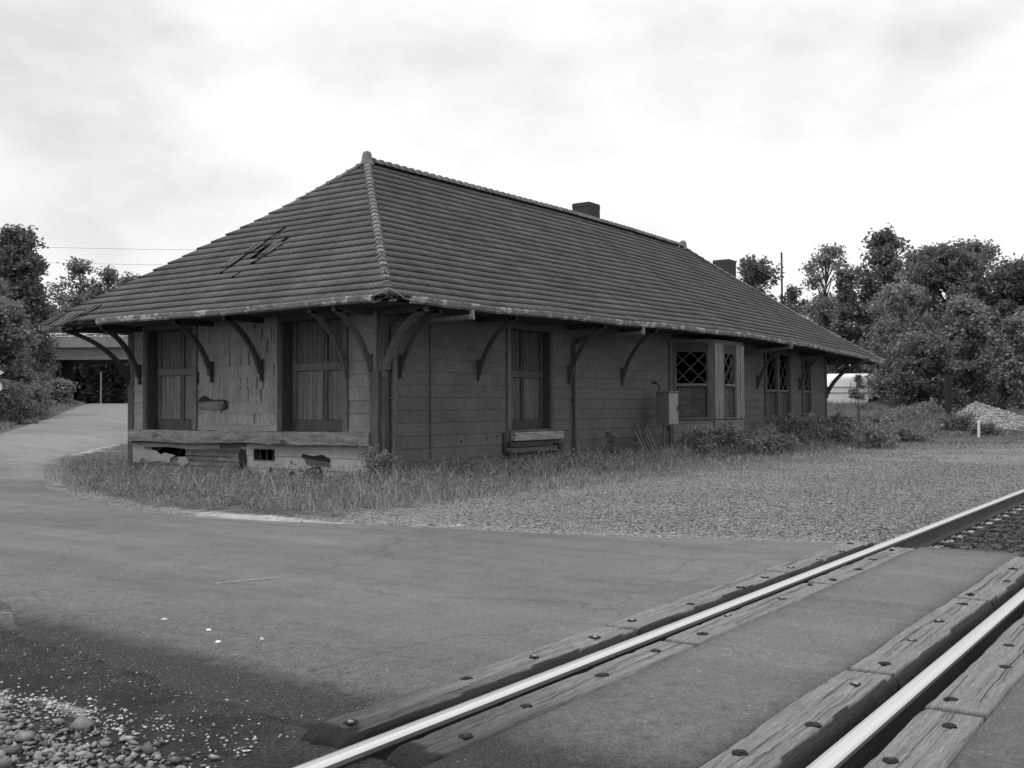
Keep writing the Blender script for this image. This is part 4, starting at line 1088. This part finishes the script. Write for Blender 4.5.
# bushes: leafy shrubs
def shrub(u, d, h, w_, label, seed, leaf='leaf', n=1200, ls=.06, group='bushes by the station', y_off=None, shape='low'):
    x, y = at(u, d); return tree('shrub', x, y, h, w_, label, group=group, leaf=leaf, n=n, leafsize=ls, clumps=16, lowest=.05, seed=seed, trunk_r=.02, shape=shape, cr=.2)
def shrub_l(lx, ly, h, w_, label, seed, leaf='leaf', n=1200, ls=.06):
    return tree('shrub', X0+lx, Y0+ly, h, w_, label, group='bushes by the station', leaf=leaf, n=n, leafsize=ls, clumps=16, lowest=.05, seed=seed, trunk_r=.015, shape='low', cr=.2)
shrub_l(-.5, -.25, .62, .75, 'small leafy bush at the near corner of the station', 31, 'leaf', 1400, .035)
shrub_l(7.35, -.5, .75, .45, 'single small dark weed against the wall between downspout and pallet', 32, 'leaf_dark', 380, .045)
shrub_l(11.0, -.95, .7, 1.0, 'leafy weeds under the electrical cabinet', 33, 'leaf', 1000, .06)
shrub_l(12.3, -1.5, .85, 1.3, 'bush in front of the bay window', 34, 'leaf', 1500, .06)
shrub_l(14.4, -1.7, .65, 1.4, 'bush at the far side of the bay', 36, 'leaf', 1400, .06)
shrub_l(17.2, -1.3, 1.0, 1.8, 'dark bush before the double window', 37, 'leaf_dark', 1800, .07)
shrub_l(20.2, -1.2, .9, 1.6, 'dark tall bush before the single far window', 38, 'leaf_dark', 1800, .07)
shrub_l(22.4, -1.0, .85, 1.7, 'tall bush hiding the far end of the side wall', 39, 'leaf_dark', 2200, .07)
shrub_l(19.3, -3.2, .7, 1.9, 'spreading low bush out from the far windows', 40, 'leaf', 1600, .06)
shrub_l(24.3, -2.6, .55, 2.2, 'spreading bush beyond the far corner', 41, 'leaf', 1600, .07)
for k, (u, d, h, w_, lb) in enumerate([(700, 0, 0, 0, '')]): pass
shrub(60, 60, 1.35, 1.7, 'rounded roadside bush beside the bridge pier', 51, 'leaf', 3500, .12, 'bushes by the road')
shrub(30, 44, 1.3, 2.2, 'weedy bush on the left verge', 52, 'leaf', 2500, .09, 'bushes by the road')
shrub(8, 40, 1.5, 2.0, 'dark bush under the leaning tree', 53, 'leaf_dark', 2500, .09, 'bushes by the road')
shrub(44, 70, 1.3, 1.3, 'dark bush at the foot of the bridge pier', 54, 'leaf_dark', 2500, .12, 'bushes by the road')
for k, (u, d, h, w_, lf, lb) in enumerate([(905, 50, .8, 2.4, 'leaf', 'low bramble mound left of the leaning post'), (925, 52, 1.0, 2.6, 'leaf', 'bramble hump just left of the leaning post'), (958, 47, .8, 1.6, 'leaf_dark', 'dark weed clump at the foot of the gravel pile'),
                                   (1005, 57, 1.6, 3.0, 'leaf', 'bush behind the right slope of the gravel pile'), (880, 46, .8, 2.0, 'leaf', 'bush in the middle of the weed field'), (850, 43, .7, 1.6, 'leaf_dark', 'dark weed clump near the slender sapling'), (985, 44, .5, 1.2, 'leaf_dark', 'dark tuft behind the white stake')]):
    shrub(u, d, h, w_, lb, 60+k, lf, 1800, .08, 'brambles in the weed field')
# slender sapling
x, y = at(858, 46)
tree('sapling', x, y, 2.6, .75, 'slender dark sapling standing in front of the white van', group='trees beyond the station', leaf='leaf_dark', n=900, leafsize=.06, clumps=12, lowest=.4, seed=71, trunk_r=.035, shape='column', cr=.22)

# brush pile: criss-crossing sticks
bp = empty('brush_pile', world(13.6, -1.75), 'heap of dead sticks in front of the bay', 'brush pile')
m_ = MB()
for k in range(150):
    a = random.uniform(0, 6.28); c = Vector((random.gauss(0, .55), random.gauss(0, .3), abs(random.gauss(.25, .18)))); ln = random.uniform(.2, .6)
    dv = Vector((math.cos(a), math.sin(a)*.6, random.uniform(-.35, .45)))*ln; m_.tube([c-dv, c+dv*.1+Vector((0, 0, .03)), c+dv], [.014, .01, .005], 4, random.uniform(.6, 1.6))
m_.build('stick', simple('dead_stick', .08, .16, 9, bmp=.2, tone=True), bp)

# ------------------------------------------------------------------ grass
def grass(name, x, y, h, w, label, mat='grass', lean=.35, tones=(.55, 1.35)):
    n = len(x); z = hgt(x, y); a = RNG.uniform(0, 6.283, n); dx, dy = np.cos(a), np.sin(a); b_ = RNG.uniform(0, 6.283, n)
    ln = h*RNG.uniform(.05, lean*2, n); lx, ly = np.cos(b_)*ln, np.sin(b_)*ln
    P0 = np.c_[x, y, z-.01]; w2 = w/2
    V = np.stack([P0-np.c_[dx*w2, dy*w2, np.zeros(n)], P0+np.c_[dx*w2, dy*w2, np.zeros(n)],
                  P0+np.c_[lx*.35-dx*w2*.8, ly*.35-dy*w2*.8, h*.6], P0+np.c_[lx*.35+dx*w2*.8, ly*.35+dy*w2*.8, h*.6],
                  P0+np.c_[lx, ly, h]], 1).reshape(-1, 3)
    t = np.array([(0,1,3),(0,3,2),(2,3,4)]); F = (t[None]+(np.arange(n)*5)[:, None, None]).reshape(-1, 3)
    tn = np.repeat(RNG.uniform(tones[0], tones[1], n), 5)
    tag(npmesh(name, V, F, M[mat], tone=tn), label, None, None, 'stuff')
def nz(x, y, s, o=0): return np.array([mnoise.noise(Vector((float(a)*s, float(b_)*s, o))) for a, b_ in zip(x, y)])
redge = np.array(Redge)
def edge_x(y): return np.interp(y, redge[:, 1], redge[:, 0])
# island before the freight end
n = 52000; x = RNG.uniform(8.6, 16, n); y = RNG.uniform(9.3, 24, n)
ex = edge_x(y); dist = x-ex; N1 = nz(x, y, .9, 2); N2 = nz(x, y, 3.0, 9)
inside = (dist > np.where(y > 14, .12, .35)+.35*N1+np.where(y < 12, .9-.25*(y-9.3), 0)) & ~((x > X0-.02) & (y < Y0+W+.05) & (y > Y0-.05))
keep = inside & (RNG.random(n) < np.clip(.6+1.5*N2+.5*N1, .04, 1)*np.where(y > 14.5, sst(0, .4, dist), sst(.2, 1.6, dist)))
x, y, N1, N2 = x[keep], y[keep], N1[keep], N2[keep]
h = (.11+.15*sst(.3, 2.0, x-edge_x(y))+.28*np.clip(N2, -.3, .6))*RNG.uniform(.35, 1.35, len(x)); h = .68*np.clip(h, .03, .55)*np.where(RNG.random(len(x)) < .06, RNG.uniform(1.5, 2.4, len(x)), 1)
h *= np.where((y > 13.5), 1.1, .9)
h = h*np.where(x > 12.7, .6, 1)
grass('tall_grass', x, y, h, RNG.uniform(.006, .013, len(x)), 'tall dry grass on the island before the freight end', lean=.5, tones=(.35, 1.6))
# along the long wall
n = 62000; x = RNG.uniform(13.0, 41, n); y = RNG.uniform(7.2, 12.55, n)
N1 = nz(x, y, .7, 4); N2 = nz(x, y, 2.6, 6); dw = 12.57-y-.02*(x-14)
dens = np.clip(1.05-dw/3.4+.9*N1, .02, 1)*(1-.6*sst(20, 40, x))
keep = RNG.random(n) < dens; keep &= ~((x > X0+11.2) & (x < X0+15.3) & (y > Y0-.9))
x, y, N1, N2, dw = [q_[keep] for q_ in (x, y, N1, N2, dw)]
h = (.30*(1-sst(.2, 2.6, dw))+.05+.2*N2)*RNG.uniform(.5, 1.25, len(x)); h = np.clip(h, .03, .6)
grass('wall_grass', x, y, h, RNG.uniform(.008, .018, len(x))*(1+.04*(x-14)), 'grass growing along the foot of the track-side wall', lean=.55, tones=(.4, 1.6))
n = 16000; cx_ = RNG.uniform(9.0, 14, 420); cy_ = RNG.uniform(9.5, 21, 420); cr_ = RNG.uniform(.06, .22, 420); pk = RNG.integers(0, 420, n)
x = cx_[pk]+RNG.normal(size=n)*cr_[pk]; y = cy_[pk]+RNG.normal(size=n)*cr_[pk]; ok = (x > edge_x(y)+.5) & (x < X0-.05); x, y, pk = x[ok], y[ok], pk[ok]
z = hgt(x, y)+RNG.random(len(x))*(.08+cr_[pk]*1.1)
Vq, Fq, Tq = quads(np.c_[x, y, z], RNG.uniform(.014, .034, len(x)), RNG.uniform(.5, 1.3, len(x)), .5)
tag(npmesh('broadleaf_weeds', Vq, Fq, M['leaf'], tone=Tq), 'low broad-leaved weeds among the grass of the island', None, None, 'stuff')
n = 14000; cx_ = RNG.uniform(14, 38, 300); cy_ = 12.5-np.abs(RNG.normal(size=300))*.9; cr_ = RNG.uniform(.08, .3, 300); pk = RNG.integers(0, 300, n)
x = cx_[pk]+RNG.normal(size=n)*cr_[pk]; y = np.minimum(cy_[pk]+RNG.normal(size=n)*cr_[pk], 12.5); z = hgt(x, y)+RNG.random(n)*(.1+cr_[pk]*1.1)
Vq, Fq, Tq = quads(np.c_[x, y, z], RNG.uniform(.018, .045, n), RNG.uniform(.5, 1.3, n), .5)
tag(npmesh('wall_weeds', Vq, Fq, M['leaf'], tone=Tq), 'broad-leaved weeds along the foot of the long wall', None, None, 'stuff')
# sparse tufts on the gravel
n = 90000; x = RNG.uniform(9.4, 44, n); y = RNG.uniform(3.6, 11, n)
N1 = nz(x, y, .55, 14); N2 = nz(x, y, 2.2, 16)
dens = np.clip(-.1+1.1*N1+.7*N2+.16*(y-7.3)+.012*(x-12), 0, 1)*(x-edge_x(y) > .5)
keep = RNG.random(n) < dens
x, y = x[keep], y[keep]
grass('sparse_grass', x, y, RNG.uniform(.02, .09, len(x)), RNG.uniform(.008, .02, len(x))*(1+.03*(x-10)), 'thin short grass coming up through the gravel', lean=.8)
# weed field beyond
n = 60000; d = RNG.uniform(36, 68, n); u = RNG.uniform(790, 1060, n); P_ = _F.x*d+R2.x*(u-512)/FPX*d, _F.y*d+R2.y*(u-512)/FPX*d
x, y = P_; ok = ~((x < X0+L+.3) & (y > Y0-.5)) & (y > 5.5)
x, y, d = x[ok], y[ok], d[ok]; N2 = nz(x, y, .6, 21); h = (.12+.6*sst(38, 48, d)*(.7+.6*N2))*RNG.uniform(.5, 1.2, len(x))
uu = 512+FPX*(x*R2.x+y*R2.y)/(x*_F.x+y*_F.y); h = h*np.where((uu > 935) & (d < 50), .35, 1)
grass('tall_weeds', x, y, np.clip(h, .05, 1.1), RNG.uniform(.03, .075, len(x)), 'overgrown weeds in the field beyond the station', mat='weed', lean=.5, tones=(.45, 1.5))
# left verge
n = 26000; d = RNG.uniform(30, 72, n); u = RNG.uniform(-60, 84, n); x, y = _F.x*d+R2.x*(u-512)/FPX*d, _F.y*d+R2.y*(u-512)/FPX*d
lx_ = np.interp(y, [q_[1] for q_ in Ledge], [q_[0] for q_ in Ledge]); ok = x < lx_-.4-.5*nz(x, y, .3, 3); x, y = x[ok], y[ok]
h = (.15+.4*sst(.5, 4, lx_[ok]-x))*RNG.uniform(.5, 1.3, len(x))
grass('verge_weeds', x, y, h, RNG.uniform(.025, .06, len(x)), 'weeds on the verge left of the rising road', mat='weed', lean=.5, tones=(.5, 1.5))
n = 9000; d = RNG.uniform(56, 80, n); u = RNG.uniform(84, 150, n); x, y = _F.x*d+R2.x*(u-512)/FPX*d, _F.y*d+R2.y*(u-512)/FPX*d
rx_ = np.interp(y, redge[:, 1], redge[:, 0]); ok = (x > rx_+.3); x, y = x[ok], y[ok]
grass('far_verge_weeds', x, y, RNG.uniform(.2, .6, len(x)), RNG.uniform(.04, .08, len(x)), 'weeds beyond the right side of the rising road', mat='weed', lean=.5)

# ------------------------------------------------------------------ bridge, posts, van, sign
def lat(u, d, z):
    x, y = at(u, d); return Vector((x, y, z))
bd = 100
br = empty('road_bridge', (*at(85, bd), 1.7), 'concrete and steel girder bridge crossing above the road at left', 'bridge')
br.rotation_euler = (0, 0, YAW-math.pi/2)    # local x = to the right, local y = away
sc = bd/FPX; zg = 1.7
def bz(v): return CAMZ+(410.4-v)*sc-zg
m_ = MB(); m_.box((-30, 0, bz(347.5)), (34, 9, bz(337.5))); m_.build('parapet', M['concrete'], br)
m_ = MB(); m_.box((-30, .35, bz(356.5)), (34, .6, bz(347.6))); m_.box((-30, .15, bz(359.8)), (34, .8, bz(356.6))); m_.box((-30, 4, bz(359.8)), (34, 4.4, bz(347.6))); m_.box((-30, 8, bz(359.8)), (34, 8.4, bz(347.6)))
m_.build('girder', M['steel'], br)
m_ = MB()
for k in range(-20, 23): m_.box((k*1.5-.05, .1, bz(337.5)), (k*1.5+.05, .2, bz(333.6)))
m_.box((-30, .05, bz(334.2)), (34, .25, bz(332.9))); m_.box((-30, .08, bz(336.6)), (34, .22, bz(335.8)))
m_.build('railing', M['railwhite'], br)
for ux in (-4.2, 16):
    m_ = MB(); m_.box((ux-.9, 1, bz(378)), (ux+.5, 2.2, bz(360))); m_.box((ux-.1, 1.2, -1), (ux+.4, 2.0, bz(378))); m_.build('pier_cap', M['concrete'], br)
    m_ = MB(); m_.box((ux+.7, 3.0, -1), (ux+1.4, 4.0, bz(360))); m_.build('pier', M['darkcol'], br)
# pole behind the roof
x, y = at(783, 92); m_ = MB(); zt = CAMZ+(406.6-252)*92/FPX
up = empty('utility_pole', (x, y, float(hgt(x, y))), 'thin bare utility pole rising behind the far end of the roof', 'pole')
m_.tube([(0, 0, -.3), (0, 0, zt-float(hgt(x, y)))], [.11, .08], 8); m_.build('pole', M['postwood'], up)
m_ = MB(); m_.box((-.35, -.06, zt-2.2-float(hgt(x, y))), (.35, .06, zt-2.05-float(hgt(x, y)))); m_.build('crossarm', M['postwood'], up)
# thin pole under the bridge
x, y = at(101, 98); m_ = MB(); m_.tube([(0, 0, -.3), (0, 0, 3.6)], [.09, .07], 6); e = m_.build('wooden_pole', M['metal_light'], None); e.location = (x, y, float(hgt(x, y))); tag(e, 'thin pale pole standing in the thicket under the bridge', 'pole')
x, y = at(43, 60); m_ = MB(); m_.tube([(0, 0, -.2), (0, 0, 1.5)], [.05, .05], 6); e = m_.build('marker_post', M['postwood'], None); e.location = (x, y, float(hgt(x, y))); tag(e, 'thin dark marker post in the weeds left of the road', 'post')
# wires at left
for v_, lb in ((247, 'upper thin overhead cable in the sky at left'), (262.5, 'lower thin overhead cable in the sky at left')):
    m_ = MB(); pts = []
    for k in range(15):
        t_ = k/14; u_ = -300+900*t_; d_ = 88; p = lat(u_, d_, CAMZ+(410-v_+(u_-100)*-.018)*d_/FPX-1.0*math.sin(math.pi*t_)+.9); pts.append(p)
    m_.tube(pts, .014, 4); tag(m_.build('overhead_cable', M['wire']), lb, 'cable', 'overhead cables at left')
# posts in the field
x, y = at(948, 50.5); z = float(hgt(x, y)); m_ = MB(); m_.tube([(0, 0, -.2), (-.04, 0, 1.2), (-.10, 0, 2.45)], [.17, .155, .14], 9); e = m_.build('wooden_post', M['postwood']); e.location = (x, y, z); tag(e, 'dark slightly leaning wooden post in front of the trees', 'post')
x, y = at(978, 42); z = float(hgt(x, y)); m_ = MB(); m_.tube([(0, 0, -.1), (.01, 0, .68), (.012, 0, .72)], [.052, .052, .03], 9); e = m_.build('marker_stake', M['white']); e.location = (x, y, z); tag(e, 'short white stake standing in the grass before the gravel pile', 'stake')
# white pipe rail lying by the pile
m_ = MB(); p0 = lat(981, 46, 0); p1 = lat(1060, 46, 0)
m_.tube([(p0.x, p0.y, CAMZ+(405.3-423.5)*46/FPX), (lat(1003, 46, 0).x, lat(1003, 46, 0).y, CAMZ+(405.3-429)*46/FPX), (p1.x, p1.y, CAMZ+(405.3-434)*46/FPX)], .035, 6)
tag(m_.build('pale_pipe', M['metal_light']), 'long pale pipe lying along the foot of the gravel pile', 'pipe')
# gravel pile
pc = at(977, 49); zc = float(hgt(*pc)); n1, n2 = 40, 44; V = []; T_ = []
rv = Vector((R2.x, R2.y, 0)).normalized(); fv = Vector((_F.x, _F.y, 0)).normalized()
def pile_h(a, b_):
    r1 = math.hypot((a+.15)/1.6 if a < -.15 else (a+.15)/4.2, b_/1.7); hh = max(0, 1.28*(1-r1))
    return hh+.05*mnoise.noise(Vector((a*2, b_*2, 3)))*(hh > .02)
for i in range(n1):
    for j in range(n2):
        a = -2.2+7.0*i/(n1-1); b_ = -2.2+4.4*j/(n2-1); p = Vector((pc[0], pc[1], 0))+rv*a+fv*b_
        V.append((p.x, p.y, float(hgt(p.x, p.y))+pile_h(a, b_)-.03))
idx = np.arange(n1*n2).reshape(n1, n2); F = np.c_[idx[:-1, :-1].ravel(), idx[1:, :-1].ravel(), idx[1:, 1:].ravel(), idx[:-1, 1:].ravel()]
gp = npmesh('gravel_pile', np.array(V), F, simple('pile_gravel', .2, .42, 14, fine=40, bmp=.9, bd=.05)); tag(gp, 'pale heap of crushed stone before the trees at right', 'gravel pile')
n = 2600; a = RNG.uniform(-1.9, 4.2, n); b_ = RNG.uniform(-2.0, 1.2, n); P_ = []; 
for i in range(n):
    hh = pile_h(a[i], b_[i])
    if hh > .03: p = Vector((pc[0], pc[1], 0))+rv*a[i]+fv*b_[i]; P_.append((p.x, p.y, float(hgt(p.x, p.y))+hh))
o = stones('pile_stone', np.array(P_), RNG.uniform(.02, .06, len(P_)), 'loose stones on the surface of the heap', tones=(.7, 2.2)); 
o.parent = gp

# white van beyond the station
vd = 64; vx, vy = at(846, vd); vz = float(hgt(vx, vy))
van = empty('panel_van', (vx, vy, vz), 'old white panel van half hidden in weeds beyond the station', 'van', rz=YAW-math.pi/2+rad(4))
def vsec(hw, zb_, zt_, n=9):
    pts = [(-hw, zb_), (-hw, zt_*.62)]
    for k in range(n):
        th = math.pi*(1-k/(n-1)); pts.append((math.cos(th)*hw*.93, zt_-.32+math.sin(th)*.32))
    pts += [(hw, zt_*.62), (hw, zb_)]; return pts
secs = [(-2.75, .70, .5, 1.15), (-2.55, .86, .38, 1.3), (-1.75, .92, .36, 1.45), (-1.3, .93, .36, 2.05), (-1.05, .94, .36, 2.2), (1.85, .94, .36, 2.22), (2.02, .90, .38, 2.12), (2.1, .82, .42, 1.95)]
m_ = MB(); vs = []; 
for X_, hw, zb_, zt_ in secs: vs += [(X_, a, b_) for a, b_ in vsec(hw, zb_, zt_)]
n = 13; fs = [(i*n+k, i*n+(k+1) % n, (i+1)*n+(k+1) % n, (i+1)*n+k) for i in range(len(secs)-1) for k in range(n)]+[tuple(range(n)), tuple((len(secs)-1)*n+k for k in reversed(range(n)))]
m_.add(vs, fs); m_.build('body', M['vanwhite'], van)
m_ = MB()
for sy in (-1, 1):
    for z_ in (1.02, 1.36): m_.box((-1.6, sy*.952-.012, z_), (1.95, sy*.952+.012, z_+.035))
    for X_ in (-.1, 1.0): m_.box((X_, sy*.95-.012, .45), (X_+.02, sy*.95+.012, 1.75))
m_.build('side_moulding', M['vantrim'], van)
m_ = MB(); m_.box((-1.72, -.7, 1.5), (-1.5, .7, 1.95)); m_.build('windscreen', M['glass_dark'], van)
for X_ in (-1.95, 1.35):
    for sy in (-.9, .9):
        m_ = MB(); m_.tube([(X_, sy-.08, .34), (X_, sy+.08, .34)], .34, 18); w_ = m_.build('wheel', M['rubber'], van)
        m_ = MB(); m_.tube([(X_, sy-.09, .34), (X_, sy+.09, .34)], .17, 14); m_.build('rim', M['vantrim'], w_)
        m_ = MB(); m_.tube([(X_, sy*1.055-.005, .40), (X_, sy*1.055+.005, .40)], .42, 18); m_.build('wheel_arch', M['rubber'], van)
# partly visible sign at the left edge
sx, sy_ = at(-5, 34); z = float(hgt(sx, sy_))
sg = empty('road_sign', (sx, sy_, z), 'pale diamond and round sign plates cut by the left edge of the photo', 'sign', rz=YAW-math.pi/2)
sc = 34/FPX
def sz(v): return CAMZ+(410.6-v)*sc-z
m_ = MB(); m_.tube([(-.05, .04, -.2), (-.05, .04, sz(364))], .03, 8); m_.build('post', M['metal_pipe'], sg)
m_ = MB(); c = sz(372.5); r_ = 9*sc; m_.prism([(-.02-r_*.0, c+r_*.62), (r_, c), (0, c-r_*.62), (-r_, c)], (0, 0, 0), (1, 0, 0), (0, 0, 1), (0, 1, 0), .01); m_.build('diamond_plate', M['signw'], sg)
m_ = MB(); c = sz(387); r_ = 7.5*sc; m_.prism([(math.cos(2*math.pi*k/20)*r_, c+math.sin(2*math.pi*k/20)*r_*.75) for k in range(20)], (0, 0, 0), (1, 0, 0), (0, 0, 1), (0, 1, 0), .01); m_.build('round_plate', M['signw'], sg)
# litter on the road
for k, ((a, b_), lb) in enumerate(zip([(4.12, 5.47), (4.06, 4.98), (3.88, 4.68), (4.07, 4.54)], ['brightest white paper scrap on the road, farthest left', 'white scrap on the road between two others', 'nearest pale scrap on the dark road', 'small dull scrap farthest right of the litter'])):
    m_ = MB(); z = float(hgt(a, b_))+.023; s_ = [.022, .016, .02, .013][k]
    pts = [(s_*math.cos(q_*1.05)*random.uniform(.7, 1.2), s_*.8*math.sin(q_*1.05)*random.uniform(.7, 1.2), random.uniform(.002, .012)) for q_ in range(6)]
    m_.add([(0, 0, .012)]+pts+[(p[0], p[1], 0) for p in pts], [(0, q_+1, (q_+1) % 6+1) for q_ in range(6)]+[(q_+1, q_+7, (q_+1) % 6+7, (q_+1) % 6+1) for q_ in range(6)])
    o = m_.build('paper_scrap', M['paper']); o.location = (a, b_, z); tag(o, lb, 'litter', 'litter on the road')

# ------------------------------------------------------------------ sky, sun, camera
SUN_EL, SUN_AZ = rad(58), rad(150)     # azimuth measured from +X towards +Y
w = bpy.data.worlds.new('World'); scene.world = w; w.use_nodes = True; nt = w.node_tree; nt.nodes.clear()
out = nt.nodes.new('ShaderNodeOutputWorld'); bg = nt.nodes.new('ShaderNodeBackground'); nt.links.new(bg.outputs[0], out.inputs[0])
sky = nt.nodes.new('ShaderNodeTexSky'); sky.sky_type = 'NISHITA'; sky.sun_disc = False; sky.sun_elevation = SUN_EL; sky.sun_rotation = math.pi/2-SUN_AZ
bw = nt.nodes.new('ShaderNodeRGBToBW'); nt.links.new(sky.outputs[0], bw.inputs[0])
co = nt.nodes.new('ShaderNodeTexCoord').outputs['Generated']
n1 = tex(nt, co, 3.0, (1, 1, 1.9), detail=7, rough=.5, dist=.1); n2 = tex(nt, co, 7, (1, 1, 2), detail=6, rough=.55)
mx = nt.nodes.new('ShaderNodeMath'); mx.operation = 'MULTIPLY_ADD'; nt.links.new(n2, mx.inputs[0]); mx.inputs[1].default_value = .25; nt.links.new(n1, mx.inputs[2])
def heavier(u, v, amt, w0, w1, prev):
    dv = (_F+R2*((u-512)/FPX)-U2*((v-384)/FPX)).normalized()
    dt = nt.nodes.new('ShaderNodeVectorMath'); dt.operation = 'DOT_PRODUCT'; dt.inputs[1].default_value = dv; nt.links.new(co, dt.inputs[0])
    r = ramp(nt, dt.outputs['Value'], [(w0, 0), (w1, amt)])
    sb = nt.nodes.new('ShaderNodeMath'); sb.operation = 'SUBTRACT'; nt.links.new(prev, sb.inputs[0]); nt.links.new(r, sb.inputs[1]); return sb.outputs[0]
dens_ = heavier(230, 30, .13, .955, .999, mx.outputs[0]); dens_ = heavier(20, 90, .10, .985, .999, dens_); dens_ = heavier(780, -20, .10, .985, .999, dens_)
cl = ramp(nt, dens_, [(.36, .76), (.47, .93), (.56, 1.04)])
# heavier grey cloud towards the upper left of the view
sepx = nt.nodes.new('ShaderNodeSeparateXYZ'); nt.links.new(co, sepx.inputs[0])
cl = mul(nt, cl, ramp(nt, sepx.outputs[2], [(.0, 1.0), (.3, 1.04), (.9, 1.4)]))
cl10 = mul(nt, cl, 10.2)
skyc = mul(nt, bw.outputs[0], cl10, 'MIX', .9)
nt.links.new(skyc, bg.inputs[0]); bg.inputs[1].default_value = .1
sl = bpy.data.lights.new('sun', 'SUN'); sl.energy = 1.25; sl.angle = rad(18); sl.color = (1, 1, 1)
so = bpy.data.objects.new('sun', sl); COL.objects.link(so)
d = Vector((math.cos(SUN_EL)*math.cos(SUN_AZ), math.cos(SUN_EL)*math.sin(SUN_AZ), math.sin(SUN_EL)))
so.rotation_euler = (-d).to_track_quat('-Z', 'Y').to_euler(); so.location = (0, 0, 60)

cam = bpy.data.cameras.new('camera'); co_ = bpy.data.objects.new('camera', cam); COL.objects.link(co_)
cam.sensor_width = 36; cam.lens = FPX/1024*36; cam.clip_end = 3000; cam.clip_start = .05
mt = Matrix((( R2.x, U2.x, -_F.x, 0), (R2.y, U2.y, -_F.y, 0), (R2.z, U2.z, -_F.z, CAMZ), (0, 0, 0, 1)))
co_.matrix_world = mt; scene.camera = co_
scene.view_settings.view_transform = 'Standard'; scene.view_settings.look = 'None'; scene.view_settings.exposure = 0; scene.view_settings.gamma = 1
scene.render.resolution_x = 1024; scene.render.resolution_y = 768
